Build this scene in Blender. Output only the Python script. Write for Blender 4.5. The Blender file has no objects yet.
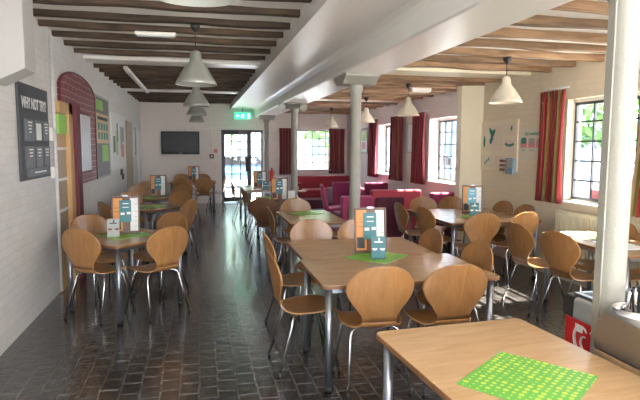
import bpy, bmesh, math, random
from mathutils import Vector, Matrix
random.seed(7)
C = bpy.context.scene.collection
PI = math.pi
sc = bpy.context.scene

# ------------------------------------------------------------------ camera
cam_d = bpy.data.cameras.new('camera')
cam_d.sensor_width = 36.0
cam_d.lens = 537.7 / 640 * 36.0
cam_d.clip_end = 300
cam = bpy.data.objects.new('camera', cam_d)
C.objects.link(cam)
R_ = Vector((0.97517, -0.22141, 0.00453)); U_ = Vector((0.01744, 0.09718, 0.99511)); F_ = Vector((0.22077, 0.97033, -0.09863))
cam.matrix_world = Matrix(((R_.x, U_.x, -F_.x, 0), (R_.y, U_.y, -F_.y, 0), (R_.z, U_.z, -F_.z, 1.65), (0, 0, 0, 1)))
sc.camera = cam

# ------------------------------------------------------------------ world, sun, exposure
w = bpy.data.worlds.new('sky'); sc.world = w; w.use_nodes = True
nt = w.node_tree; nt.nodes.clear()
wo = nt.nodes.new('ShaderNodeOutputWorld'); bg = nt.nodes.new('ShaderNodeBackground')
tc = nt.nodes.new('ShaderNodeTexCoord'); sp = nt.nodes.new('ShaderNodeSeparateXYZ'); cr = nt.nodes.new('ShaderNodeValToRGB')
cr.color_ramp.elements[0].position = 0.0; cr.color_ramp.elements[0].color = (0.95, 0.96, 1.0, 1)
cr.color_ramp.elements[1].position = 0.6; cr.color_ramp.elements[1].color = (0.60, 0.76, 1.0, 1)
nt.links.new(tc.outputs['Generated'], sp.inputs[0]); nt.links.new(sp.outputs['Z'], cr.inputs[0])
nt.links.new(cr.outputs[0], bg.inputs[0]); bg.inputs[1].default_value = 2.8
nt.links.new(bg.outputs[0], wo.inputs[0])
sun_d = bpy.data.lights.new('sun', 'SUN'); sun_d.energy = 26.0; sun_d.angle = math.radians(0.6); sun_d.color = (1.0, 0.93, 0.82)
sun = bpy.data.objects.new('sun', sun_d); C.objects.link(sun)
sun.rotation_euler = Vector((-1.0, -0.12, -1.2)).to_track_quat('-Z', 'Y').to_euler()
sc.view_settings.view_transform = 'Standard'; sc.view_settings.look = 'None'; sc.view_settings.gamma = 1; sc.view_settings.use_curve_mapping = False
sc.view_settings.exposure = 1.9

def area_light(name, loc, rot, sx, sy, e, col=(1, 1, 1), portal=False):
    """large soft area light"""
    d = bpy.data.lights.new(name, 'AREA'); d.shape = 'RECTANGLE'; d.size = sx; d.size_y = sy; d.energy = e; d.color = col
    if portal: d.cycles.is_portal = True
    o = bpy.data.objects.new(name, d); C.objects.link(o); o.location = loc; o.rotation_euler = rot
    return o
area_light('fill_light_front', (1.45, -2.75, 1.55), (PI / 2, 0, 0), 5.3, 1.9, 48, (1.0, 0.97, 0.93))  # added fill light behind the camera, brightens the near half of the room
area_light('fill_light_side', (4.68, -0.3, 1.6), (0, PI / 2, 0), 1.3, 2.4, 6, (1.0, 0.97, 0.93))  # added fill light from the right, out of view
for py, pl in ((4.89, 1.4), (8.9, 1.6), (12.0, 1.4)): area_light('sky_portal', (5.05, py, 1.6), (0, PI / 2, 0), 1.3, pl, 0, portal=True)
for px, pz, pw, ph in ((1.28, 1.06, 1.2, 2.1), (3.4, 1.54, 1.2, 1.2)): area_light('sky_portal', (px, 16.25, pz), (-PI / 2, 0, 0), pw, ph, 0, portal=True)

# ------------------------------------------------------------------ mesh helpers
class MB:
    def __init__(s): s.bm = bmesh.new(); s.uv = None
    def box(s, c, sz, rot=None, mi=0):
        r = bmesh.ops.create_cube(s.bm, size=1.0)
        M = Matrix.Translation(Vector(c)) @ (rot.to_4x4() if rot else Matrix.Identity(4)) @ Matrix.Diagonal((sz[0], sz[1], sz[2], 1))
        bmesh.ops.transform(s.bm, matrix=M, verts=r['verts'])
        if mi:
            for f in {f for v in r['verts'] for f in v.link_faces}: f.material_index = mi
        return s
    def bb(s, a, b, mi=0):   # box from corner to corner
        return s.box([(a[i] + b[i]) / 2 for i in range(3)], [abs(b[i] - a[i]) for i in range(3)], None, mi)
    def tube(s, pts, r, n=8, caps=True, smooth=True):
        pts = [Vector(p) for p in pts]; rings = []
        rr = r if isinstance(r, (list, tuple)) else [r] * len(pts)
        ref = None
        for i, p in enumerate(pts):
            if i == 0: d = pts[1] - p
            elif i == len(pts) - 1: d = p - pts[i - 1]
            else: d = (pts[i + 1] - p).normalized() + (p - pts[i - 1]).normalized()
            d.normalize()
            if ref is None:
                ref = Vector((0, 0, 1)) if abs(d.z) < 0.9 else Vector((1, 0, 0))
            u = d.cross(ref).normalized(); v = u.cross(d).normalized(); ref = v
            rings.append([s.bm.verts.new(p + (u * math.cos(2 * PI * k / n) + v * math.sin(2 * PI * k / n)) * rr[i]) for k in range(n)])
        for a, b in zip(rings, rings[1:]):
            for k in range(n):
                f = s.bm.faces.new((a[k], a[(k + 1) % n], b[(k + 1) % n], b[k])); f.smooth = smooth
        if caps:
            s.bm.faces.new(rings[0][::-1]); s.bm.faces.new(rings[-1])
        return s
    def lathe(s, prof, c=(0, 0, 0), n=24):   # prof: (r, z)
        rings = []
        for r, z in prof:
            if r < 1e-5: rings.append([s.bm.verts.new((c[0], c[1], c[2] + z))])
            else: rings.append([s.bm.verts.new((c[0] + r * math.cos(2 * PI * k / n), c[1] + r * math.sin(2 * PI * k / n), c[2] + z)) for k in range(n)])
        for a, b in zip(rings, rings[1:]):
            for k in range(n):
                k2 = (k + 1) % n
                if len(a) == 1 and len(b) == 1: continue
                if len(a) == 1: f = s.bm.faces.new((a[0], b[k2], b[k]))
                elif len(b) == 1: f = s.bm.faces.new((a[k], a[k2], b[0]))
                else: f = s.bm.faces.new((a[k], a[k2], b[k2], b[k]))
                f.smooth = True
        return s
    def prism(s, poly, axis, a, b, mi=0):
        # poly: 2-D points in the plane of the other two axes, extruded from a to b along axis
        def P(p, t):
            return {'x': (t, p[0], p[1]), 'y': (p[0], t, p[1]), 'z': (p[0], p[1], t)}[axis]
        A = [s.bm.verts.new(P(p, a)) for p in poly]; B = [s.bm.verts.new(P(p, b)) for p in poly]
        n = len(poly); fs = [s.bm.faces.new(A), s.bm.faces.new(B[::-1])]
        for k in range(n): fs.append(s.bm.faces.new((A[k], B[k], B[(k + 1) % n], A[(k + 1) % n])))
        for f in fs: f.material_index = mi
        return s
    def build(s, name, m, parent=None, bev=0.0, bseg=2, loc=None, rz=0.0):
        bmesh.ops.recalc_face_normals(s.bm, faces=s.bm.faces)
        if bev:
            bmesh.ops.bevel(s.bm, geom=[e for e in s.bm.edges if e.is_manifold and e.calc_face_angle(0) > 0.5], offset=bev, segments=bseg, profile=0.5, affect='EDGES', clamp_overlap=True)
        me = bpy.data.meshes.new(name); s.bm.to_mesh(me); s.bm.free()
        for x in (m if isinstance(m, list) else [m]): me.materials.append(x)
        o = bpy.data.objects.new(name, me); C.objects.link(o)
        if parent: o.parent = parent
        if loc is not None: o.location = loc
        if rz: o.rotation_euler.z = rz
        return o

def tag(o, label=None, cat=None, group=None, kind=None):
    if label: o['label'] = label
    if cat: o['category'] = cat
    if group: o['group'] = group
    if kind: o['kind'] = kind
    return o
def thing(name, label, cat, loc=(0, 0, 0), rz=0.0, group=None):
    o = bpy.data.objects.new(name, None); o.empty_display_size = 0.1; C.objects.link(o); o.location = loc; o.rotation_euler.z = rz
    return tag(o, label, cat, group)
def struct(name, mb, m, label=None, bev=0):
    return tag(mb.build(name, m, bev=bev), label, None, None, 'structure')
def kids(o): return [c for c in C.objects if c.parent == o]
CH = {}
def dup(root, loc, rz, label, group=None):
    def cp(o, parent):
        c = o.copy(); C.objects.link(c); c.parent = parent
        if o not in CH: CH[o] = kids(o)
        for k in CH[o]: cp(k, c)
        return c
    r = cp(root, None); r.location = loc; r.rotation_euler.z = rz; r['label'] = label
    if group: r['group'] = group
    return r
def text(body, size, m, parent, loc, rot, name='lettering', align='CENTER', bold=0.0, sx=1.0):
    cu = bpy.data.curves.new(name, 'FONT'); cu.body = body; cu.size = size; cu.align_x = align; cu.align_y = 'CENTER'; cu.extrude = 0.0006; cu.offset = bold
    o = bpy.data.objects.new(name, cu); C.objects.link(o)
    bpy.context.view_layer.update()
    me = bpy.data.meshes.new_from_object(o.evaluated_get(bpy.context.evaluated_depsgraph_get()))
    bpy.data.objects.remove(o); me.materials.clear(); me.materials.append(m)
    o = bpy.data.objects.new(name, me); C.objects.link(o); o.parent = parent; o.location = loc; o.rotation_euler = rot; o.scale = (sx, 1, 1)
    return o

# ------------------------------------------------------------------ materials
def mat(name, col, rough=0.5, metal=0.0, spec=0.5, noise=0.0, nscale=8.0, bump=0.0, bscale=40.0, stretch=(1, 1, 1), emit=0, coat=0.0, sheen=0.0):
    m = bpy.data.materials.new(name); m.use_nodes = True; n = m.node_tree.nodes; l = m.node_tree.links
    b = n['Principled BSDF']; b.inputs['Base Color'].default_value = (*col, 1); b.inputs['Roughness'].default_value = rough
    b.inputs['Metallic'].default_value = metal; b.inputs['Specular IOR Level'].default_value = spec
    b.inputs['Coat Weight'].default_value = coat
    b.inputs['Sheen Weight'].default_value = sheen
    if emit: b.inputs['Emission Color'].default_value = (*col, 1); b.inputs['Emission Strength'].default_value = emit
    t = n.new('ShaderNodeTexCoord'); mp = n.new('ShaderNodeMapping'); mp.inputs['Scale'].default_value = stretch
    l.new(t.outputs['Object'], mp.inputs[0])
    nz = n.new('ShaderNodeTexNoise'); nz.inputs['Scale'].default_value = nscale; nz.inputs['Detail'].default_value = 5
    l.new(mp.outputs[0], nz.inputs['Vector'])
    mx = n.new('ShaderNodeMix'); mx.data_type = 'RGBA'
    mx.inputs[6].default_value = (*[c * (1 - noise) for c in col], 1); mx.inputs[7].default_value = (*[min(1, c * (1 + noise)) for c in col], 1)
    l.new(nz.outputs['Fac'], mx.inputs[0]); l.new(mx.outputs[2], b.inputs['Base Color'])
    if bump:
        nb = n.new('ShaderNodeTexNoise'); nb.inputs['Scale'].default_value = bscale; l.new(mp.outputs[0], nb.inputs['Vector'])
        bp = n.new('ShaderNodeBump'); bp.inputs['Strength'].default_value = bump; bp.inputs['Distance'].default_value = 0.01
        l.new(nb.outputs['Fac'], bp.inputs['Height']); l.new(bp.outputs[0], b.inputs['Normal'])
    return m
def wood(name, c1, c2, rough=0.35, stretch=(3, 28, 28), dist=1.5, bump=0.0, coat=0.0, nscale=1.0):
    m = bpy.data.materials.new(name); m.use_nodes = True; n = m.node_tree.nodes; l = m.node_tree.links
    b = n['Principled BSDF']; b.inputs['Roughness'].default_value = rough; b.inputs['Coat Weight'].default_value = coat; b.inputs['Coat Roughness'].default_value = 0.15
    t = n.new('ShaderNodeTexCoord'); mp = n.new('ShaderNodeMapping'); mp.inputs['Scale'].default_value = stretch
    oi = n.new('ShaderNodeObjectInfo'); ad = n.new('ShaderNodeVectorMath'); ad.operation = 'ADD'
    l.new(t.outputs['Object'], ad.inputs[0]); l.new(oi.outputs['Random'], ad.inputs[1]); l.new(ad.outputs[0], mp.inputs[0])
    nz = n.new('ShaderNodeTexNoise'); nz.inputs['Scale'].default_value = nscale; nz.inputs['Detail'].default_value = 6; nz.inputs['Distortion'].default_value = dist
    l.new(mp.outputs[0], nz.inputs['Vector'])
    cr = n.new('ShaderNodeValToRGB'); cr.color_ramp.elements[0].position = 0.3; cr.color_ramp.elements[0].color = (*c1, 1)
    cr.color_ramp.elements[1].position = 0.7; cr.color_ramp.elements[1].color = (*c2, 1)
    l.new(nz.outputs['Fac'], cr.inputs[0])
    hs = n.new('ShaderNodeHueSaturation'); mr = n.new('ShaderNodeMapRange'); mr.inputs['To Min'].default_value = 0.55 if 'joist' in name else 0.86; mr.inputs['To Max'].default_value = 1.15
    l.new(oi.outputs['Random'], mr.inputs['Value']); l.new(mr.outputs[0], hs.inputs['Value']); l.new(cr.outputs[0], hs.inputs['Color'])
    l.new(hs.outputs[0], b.inputs['Base Color'])
    if bump:
        bp = n.new('ShaderNodeBump'); bp.inputs['Strength'].default_value = bump; bp.inputs['Distance'].default_value = 0.01
        l.new(nz.outputs['Fac'], bp.inputs['Height']); l.new(bp.outputs[0], b.inputs['Normal'])
    return m
def brick(name, c1, c2, mortar, rough, bw, rh, swap, bump=0.5, msize=0.012, vary=0.0, spec=0.5, rvar=0.0, plane='xy'):
    m = bpy.data.materials.new(name); m.use_nodes = True; n = m.node_tree.nodes; l = m.node_tree.links
    b = n['Principled BSDF']; b.inputs['Roughness'].default_value = rough; b.inputs['Specular IOR Level'].default_value = spec
    t = n.new('ShaderNodeTexCoord'); s = n.new('ShaderNodeSeparateXYZ'); c = n.new('ShaderNodeCombineXYZ')
    # slight wobble so that courses are not ruler-straight
    wn = n.new('ShaderNodeTexNoise'); wn.inputs['Scale'].default_value = 2.2; wn.inputs['Detail'].default_value = 3
    l.new(t.outputs['Object'], wn.inputs['Vector'])
    wv = n.new('ShaderNodeVectorMath'); wv.operation = 'SCALE'; wv.inputs['Scale'].default_value = 0.035 if plane == 'xy' else 0.03
    l.new(wn.outputs['Color'], wv.inputs[0])
    av = n.new('ShaderNodeVectorMath'); av.operation = 'ADD'; l.new(t.outputs['Object'], av.inputs[0]); l.new(wv.outputs[0], av.inputs[1])
    l.new(av.outputs[0], s.inputs[0])
    A, B = {'xy': ('Y', 'X'), 'yz': ('Y', 'Z'), 'xz': ('X', 'Z')}[plane]
    l.new(s.outputs[A], c.inputs[0]); l.new(s.outputs[B], c.inputs[1])
    br = n.new('ShaderNodeTexBrick'); br.inputs['Scale'].default_value = 1; br.inputs['Brick Width'].default_value = bw; br.inputs['Row Height'].default_value = rh
    br.inputs['Mortar Size'].default_value = msize; br.inputs['Mortar Smooth'].default_value = 0.4
    br.inputs['Color1'].default_value = (*c1, 1); br.inputs['Color2'].default_value = (*c2, 1); br.inputs['Mortar'].default_value = (*mortar, 1)
    l.new(c.outputs[0], br.inputs['Vector'])
    nz = n.new('ShaderNodeTexNoise'); nz.inputs['Scale'].default_value = 7; nz.inputs['Detail'].default_value = 6; l.new(t.outputs['Object'], nz.inputs['Vector'])
    mx = n.new('ShaderNodeMix'); mx.data_type = 'RGBA'; mx.blend_type = 'MULTIPLY'; mx.inputs[0].default_value = vary
    l.new(br.outputs['Color'], mx.inputs[6]); l.new(nz.outputs['Color'], mx.inputs[7])
    bw_ = n.new('ShaderNodeRGBToBW'); l.new(nz.outputs['Color'], bw_.inputs[0]); l.new(bw_.outputs[0], mx.inputs[7])
    l.new(mx.outputs[2], b.inputs['Base Color'])
    if rvar:
        mr = n.new('ShaderNodeMapRange'); mr.inputs['To Min'].default_value = rough - rvar; mr.inputs['To Max'].default_value = rough + rvar
        l.new(nz.outputs['Fac'], mr.inputs['Value']); l.new(mr.outputs[0], b.inputs['Roughness'])
    ma = n.new('ShaderNodeMath'); ma.operation = 'MULTIPLY_ADD'; ma.inputs[1].default_value = -1.0
    n2 = n.new('ShaderNodeTexNoise'); n2.inputs['Scale'].default_value = 18; n2.inputs['Detail'].default_value = 4; l.new(t.outputs['Object'], n2.inputs['Vector'])
    l.new(br.outputs['Fac'], ma.inputs[0]); l.new(n2.outputs['Fac'], ma.inputs[2])
    bp = n.new('ShaderNodeBump'); bp.inputs['Strength'].default_value = bump; bp.inputs['Distance'].default_value = 0.01
    l.new(ma.outputs[0], bp.inputs['Height']); l.new(bp.outputs[0], b.inputs['Normal'])
    return m
def stripes(name, cols):
    m = bpy.data.materials.new(name); m.use_nodes = True; n = m.node_tree.nodes; l = m.node_tree.links
    b = n['Principled BSDF']; b.inputs['Roughness'].default_value = 0.85; b.inputs['Sheen Weight'].default_value = 0.2
    uv = n.new('ShaderNodeUVMap'); s = n.new('ShaderNodeSeparateXYZ'); l.new(uv.outputs[0], s.inputs[0])
    fr = n.new('ShaderNodeMath'); fr.operation = 'FRACT'; l.new(s.outputs['X'], fr.inputs[0])
    cr = n.new('ShaderNodeValToRGB'); cr.color_ramp.interpolation = 'CONSTANT'
    el = cr.color_ramp.elements
    el[0].position = 0; el[0].color = (*cols[0][1], 1); el[1].position = cols[1][0]; el[1].color = (*cols[1][1], 1)
    for p, c in cols[2:]:
        e = el.new(p); e.color = (*c, 1)
    for e in el: e.color = [v * .72 for v in e.color[:3]] + [1]
    l.new(fr.outputs[0], cr.inputs[0]); l.new(cr.outputs[0], b.inputs['Base Color'])
    return m
def dots(name, base, dot, scale=42):
    m = bpy.data.materials.new(name); m.use_nodes = True; n = m.node_tree.nodes; l = m.node_tree.links
    b = n['Principled BSDF']; b.inputs['Roughness'].default_value = 0.35
    t = n.new('ShaderNodeTexCoord'); mp = n.new('ShaderNodeMapping'); mp.inputs['Scale'].default_value = (1, 1, 0)
    l.new(t.outputs['Object'], mp.inputs[0])
    v = n.new('ShaderNodeTexVoronoi'); v.inputs['Scale'].default_value = scale; v.inputs['Randomness'].default_value = 0.12; l.new(mp.outputs[0], v.inputs['Vector'])
    bw = n.new('ShaderNodeRGBToBW'); l.new(v.outputs['Color'], bw.inputs[0])
    th = n.new('ShaderNodeMath'); th.operation = 'MULTIPLY_ADD'; th.inputs[1].default_value = 0.35; th.inputs[2].default_value = 0.10; l.new(bw.outputs[0], th.inputs[0])
    lt = n.new('ShaderNodeMath'); lt.operation = 'LESS_THAN'; l.new(v.outputs['Distance'], lt.inputs[0]); l.new(th.outputs[0], lt.inputs[1])
    mx = n.new('ShaderNodeMix'); mx.data_type = 'RGBA'; mx.inputs[6].default_value = (*base, 1); mx.inputs[7].default_value = (*dot, 1)
    l.new(lt.outputs[0], mx.inputs[0]); l.new(mx.outputs[2], b.inputs['Base Color'])
    return m
def glass(name, f=0.08, tint=(0.97, 0.985, 1.0)):
    m = bpy.data.materials.new(name); m.use_nodes = True; n = m.node_tree.nodes; l = m.node_tree.links
    n.remove(n['Principled BSDF']); o = n['Material Output']
    t = n.new('ShaderNodeBsdfTransparent'); t.inputs[0].default_value = (*tint, 1)
    g = n.new('ShaderNodeBsdfGlossy'); g.inputs['Roughness'].default_value = 0.03
    x = n.new('ShaderNodeMixShader'); x.inputs[0].default_value = f
    l.new(t.outputs[0], x.inputs[1]); l.new(g.outputs[0], x.inputs[2]); l.new(x.outputs[0], o.inputs[0])
    return m
M = {}
M['wall_l'] = brick('white painted brick', (0.73, 0.715, 0.70), (0.77, 0.755, 0.74), (0.70, 0.685, 0.675), 0.6, 0.23, 0.075, False, 0.3, 0.007, 0.18, plane='yz')
M['wall_r'] = brick('cream painted brick', (0.82, 0.71, 0.55), (0.84, 0.73, 0.57), (0.79, 0.68, 0.52), 0.65, 0.23, 0.075, False, 0.35, 0.007, 0.12, plane='yz')
M['wall_b'] = brick('pinkish white painted brick', (0.82, 0.75, 0.71), (0.84, 0.77, 0.73), (0.80, 0.73, 0.69), 0.65, 0.23, 0.075, False, 0.3, 0.007, 0.1, plane='xz')
M['wall_b2'] = brick('pinkish white brick of the lounge', (0.78, 0.72, 0.70), (0.80, 0.74, 0.72), (0.76, 0.70, 0.68), 0.65, 0.23, 0.075, False, 0.3, 0.007, 0.1, plane='yz')
M['floor'] = brick('dark quarry brick floor', (0.026, 0.022, 0.020), (0.052, 0.045, 0.040), (0.13, 0.12, 0.11), 0.15, 0.17, 0.13, True, 1.0, 0.009, 0.45, rvar=0.06, spec=1.0)
M['floor'].node_tree.nodes['Principled BSDF'].inputs['Coat Weight'].default_value = 0.5; M['floor'].node_tree.nodes['Principled BSDF'].inputs['Coat Roughness'].default_value = 0.12
M['plaster'] = mat('white plaster', (0.84, 0.82, 0.77), 0.7, noise=0.03, bump=0.1, bscale=25)
M['soffit'] = mat('satin white painted boxing', (0.85, 0.83, 0.79), 0.32, noise=0.03, nscale=2, bump=0.06, bscale=3)
M['cream'] = mat('cream paint', (0.82, 0.74, 0.57), 0.55, noise=0.03, bump=0.08, bscale=20)
M['iron'] = mat('cream gloss painted iron', (0.32, 0.315, 0.275), 0.4, noise=0.05, bump=0.25, bscale=60)
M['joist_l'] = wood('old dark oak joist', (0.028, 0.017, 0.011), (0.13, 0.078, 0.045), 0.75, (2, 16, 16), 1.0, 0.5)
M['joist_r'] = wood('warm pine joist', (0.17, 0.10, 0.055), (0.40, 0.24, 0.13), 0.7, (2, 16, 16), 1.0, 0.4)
M['beech'] = wood('lacquered beech table top', (0.45, 0.27, 0.13), (0.56, 0.355, 0.19), 0.26, (3, 22, 22), 0.8, coat=0.35)
M['beech_edge'] = wood('beech lipping', (0.17, 0.075, 0.028), (0.26, 0.12, 0.05), 0.4, (3, 22, 22), 0.8)
M['chair'] = wood('lacquered beech ply', (0.28, 0.13, 0.043), (0.39, 0.195, 0.07), 0.33, (14, 3, 3), 1.6, coat=0.3)
M['darkchair'] = wood('dark brown stained ply', (0.11, 0.05, 0.025), (0.18, 0.09, 0.045), 0.4, (14, 3, 3), 1.2)
M['chrome'] = mat('chrome', (0.70, 0.71, 0.73), 0.16, 1.0)
M['steel'] = mat('brushed steel', (0.34, 0.33, 0.31), 0.38, 1.0, noise=0.05, nscale=3, stretch=(1, 1, 60))
M['greymetal'] = mat('silver grey table leg', (0.26, 0.28, 0.31), 0.28, 0.85)
M['black'] = mat('black rubber', (0.02, 0.02, 0.02), 0.5)
M['tvblack'] = mat('tv gloss black', (0.012, 0.012, 0.014), 0.45, spec=.25)
M['screen'] = mat('tv screen', (0.02, 0.022, 0.026), 0.35, spec=0.25)
M['orange'] = mat('orange card', (0.66, 0.27, 0.06), 0.5)
M['teal'] = mat('teal card', (0.03, 0.17, 0.205), 0.45)
M['blue'] = mat('light blue card', (0.12, 0.38, 0.52), 0.45)
M['paper'] = mat('white paper', (0.78, 0.79, 0.78), 0.6)
M['greypaper'] = mat('grey card', (0.40, 0.42, 0.40), 0.6)
M['dark'] = mat('dark ink', (0.05, 0.05, 0.05), 0.6)
M['brownfood'] = mat('brown ink', (0.20, 0.08, 0.04), 0.6)
M['walnut'] = wood('walnut clipboard', (0.085, 0.03, 0.015), (0.15, 0.06, 0.03), 0.4, (14, 3, 3))
M['mat_near'] = dots('green placemat with yellow dots', (0.13, 0.48, 0.08), (0.62, 0.74, 0.08), 34)
M['maroon'] = mat('maroon gloss paint', (0.13, 0.010, 0.020), 0.5)
M['maroonbrick'] = brick('maroon glazed brick', (0.19, 0.022, 0.03), (0.23, 0.035, 0.042), (0.50, 0.36, 0.36), 0.4, 0.23, 0.08, False, 0.5, 0.006, 0.2, plane='yz')
M['pine'] = wood('yellow pine door frame', (0.50, 0.29, 0.11), (0.62, 0.39, 0.17), 0.45, (16, 16, 2), 0.8)
M['boardblack'] = mat('charcoal notice board', (0.05, 0.055, 0.06), 0.5)
M['boardgrey'] = mat('charcoal leaflet pocket', (0.10, 0.105, 0.115), 0.4)
M['red'] = mat('red gloss', (0.62, 0.02, 0.02), 0.3)
M['redfab'] = mat('red upholstery', (0.36, 0.03, 0.045), 0.8, noise=0.1, nscale=60, sheen=0.2)
M['magfab'] = mat('magenta upholstery', (0.24, 0.015, 0.075), 0.8, noise=0.1, nscale=60, sheen=0.2)
M['pinkfab'] = mat('pink upholstery', (0.38, 0.04, 0.13), 0.8, noise=0.1, nscale=60, sheen=0.2)
M['darkfab'] = mat('dark maroon upholstery', (0.09, 0.012, 0.03), 0.8, noise=0.1, nscale=60)
M['bulb'] = mat('lamp bulb', (0.7, 0.68, 0.62), 0.3)
M['exit'] = mat('exit sign green', (0.02, 0.62, 0.30), 0.4, emit=0.7)
M['exitwhite'] = mat('exit sign white', (0.75, 1.0, 0.85), 0.4, emit=0.9)
M['ironframe'] = mat('dark grey steel window', (0.07, 0.075, 0.08), 0.45)
M['palegrey'] = mat('freezer grey plastic', (0.36, 0.38, 0.38), 0.4)
M['shade_l'] = mat('grey green enamel shade', (0.36, 0.37, 0.33), 0.35, 0.3)
M['shade_r'] = mat('cream enamel shade', (0.66, 0.60, 0.48), 0.4)
M['lime'] = mat('lime green print', (0.28, 0.58, 0.10), 0.5)
M['sand'] = mat('sand print', (0.62, 0.46, 0.25), 0.5)
M['rose'] = mat('rose print', (0.70, 0.25, 0.30), 0.5)
M['cactus'] = mat('teal green print', (0.03, 0.25, 0.19), 0.5)
M['tan'] = mat('tan door paint', (0.42, 0.33, 0.24), 0.5)
M['radiator'] = mat('cream radiator enamel', (0.80, 0.74, 0.55), 0.4)
M['glass'] = glass('window glass')
M['whiteboard'] = mat('pale grey whiteboard', (0.80, 0.83, 0.88), 0.2)
M['tarmac'] = mat('pale yard paving', (0.50, 0.49, 0.47), 0.8, noise=0.15, nscale=1)
M['render'] = mat('white rendered building', (0.62, 0.66, 0.72), 0.8, noise=0.05)
M['bluewall'] = mat('grey blue cladding', (0.22, 0.33, 0.42), 0.7, noise=0.1)
M['leaf'] = mat('tree foliage', (0.12, 0.26, 0.06), 0.7, noise=0.5, nscale=3)
M['bark'] = mat('tree bark', (0.10, 0.07, 0.05), 0.8)
M['carpaint'] = mat('blue car paint', (0.10, 0.20, 0.36), 0.25, 0.3)
M['carred'] = mat('red car paint', (0.45, 0.03, 0.03), 0.25, 0.2)
M['sig'] = mat('pink plastic', (0.62, 0.05, 0.35), 0.4)
M['curtain'] = stripes('striped curtain fabric', [(0, (0.36, 0.03, 0.03)), (0.14, (0.16, 0.015, 0.03)), (0.26, (0.42, 0.17, 0.05)), (0.36, (0.24, 0.20, 0.06)), (0.50, (0.50, 0.38, 0.22)), (0.58, (0.40, 0.03, 0.03)), (0.72, (0.14, 0.02, 0.04)), (0.80, (0.42, 0.05, 0.05)), (0.90, (0.34, 0.26, 0.10))])
M['curtain2'] = stripes('red curtain fabric', [(0, (0.28, 0.035, 0.055)), (0.22, (0.19, 0.02, 0.04)), (0.40, (0.32, 0.06, 0.06)), (0.55, (0.36, 0.18, 0.11)), (0.64, (0.27, 0.03, 0.05)), (0.88, (0.36, 0.10, 0.08))])

# ------------------------------------------------------------------ room shell
XL, XR, YB, Y0 = -1.54, 4.45, 15.9, -2.6
struct('floor', MB().bb((XL - 0.4, Y0 - 0.3, -0.1), (XR + 0.02, YB + 0.4, 0)), M['floor'], 'dark glossy brick floor')
struct('wall_left', MB().bb((XL - 0.3, Y0, 0), (XL, YB, 3.1)), M['wall_l'], 'white painted brick wall')
# back wall, with door and window openings
DX0, DX1, DZ = 0.68, 1.89, 2.13
BW0, BW1, BZ0, BZ1 = 2.80, 4.02, 0.93, 2.15
mb = MB()
mb.bb((XL - 0.3, YB, 0), (DX0, YB + 0.3, 3.1)).bb((DX0, YB, DZ), (DX1, YB + 0.3, 3.1)).bb((DX1, YB, 0), (BW0, YB + 0.3, 3.1))
mb.bb((BW0, YB, 0), (BW1, YB + 0.3, BZ0)).bb((BW0, YB, BZ1), (BW1, YB + 0.3, 3.1)).bb((BW1, YB, 0), (XR + 0.6, YB + 0.3, 3.1))
struct('wall_back', mb, M['wall_b'], 'pinkish white end wall')
# right wall: openings (y0, y1, z0, z1)
BW = (-1.5, .9, 0.97, 2.24); NW = (4.15, 5.85, 0.97, 2.24); FW1 = (8.05, 9.90, 0.97, 2.20); FW2 = (11.70, 12.95, 0.97, 2.20)  # first opening is out of view, added to let fill light in
def wall_run(x0, x1, ya, yb, ops, zt):
    mb = MB(); y = ya
    for o in sorted(ops):
        mb.bb((x0, y, 0), (x1, o[0], zt)); mb.bb((x0, o[0], 0), (x1, o[1], o[2])); mb.bb((x0, o[0], o[3]), (x1, o[1], zt)); y = o[1]
    mb.bb((x0, y, 0), (x1, yb, zt)); return mb
struct('wall_right', wall_run(XR, XR + 0.21, Y0, 7.94, [BW, NW], 2.95), M['wall_r'], 'cream painted brick wall')
struct('wall_right', wall_run(XR, XR + 0.30, 7.94, YB, [FW1, FW2], 2.95), M['wall_b2'], 'pinkish white painted brick wall of the lounge')
struct('wall_pier', MB().bb((4.07, 7.86, 0), (XR, 8.02, 2.74)), M['cream'], 'cream wall pier between the window bays')
mb = MB(); mb.bb((XL - 0.3, Y0 - 0.3, 0), (-1.2, Y0, 3.1)).bb((-1.2, Y0 - 0.3, 0), (4.1, Y0, 0.6)).bb((-1.2, Y0 - 0.3, 2.5), (4.1, Y0, 3.1)).bb((4.1, Y0 - 0.3, 0), (XR + 0.55, Y0, 3.1)).bb((1.3, Y0 - 0.3, 0.6), (1.6, Y0, 2.5))  # unseen wall; its wide openings are added to let fill light in
struct('wall_front', mb, M['plaster'], 'unseen white wall with wide openings added for fill light')
# ceiling plaster
struct('ceiling', MB().bb((XL - 0.3, Y0, 2.91), (0.96, YB, 3.12)).bb((0.96, Y0, 2.98), (2.1, YB, 3.12)).bb((2.1, Y0, 2.69), (XR + 0.5, YB, 3.12)), M['plaster'], 'white plaster ceiling between the joists')
# boxed soffit and main beam along the columns
struct('ceiling_panel', MB().bb((0.95, Y0, 2.72), (1.60, YB, 2.98)), M['soffit'], 'flat white boxed ceiling strip')
mb = MB(); mb.prism([(1.55, 2.98), (1.55, 2.72), (1.60, 2.70), (1.635, 2.66), (1.64, 2.51), (1.66, 2.50), (2.14, 2.50), (2.16, 2.52), (2.16, 2.90)], 'y', Y0, YB)
struct('ceiling_beam', mb, M['soffit'], 'long white boxed beam over the columns')
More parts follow.
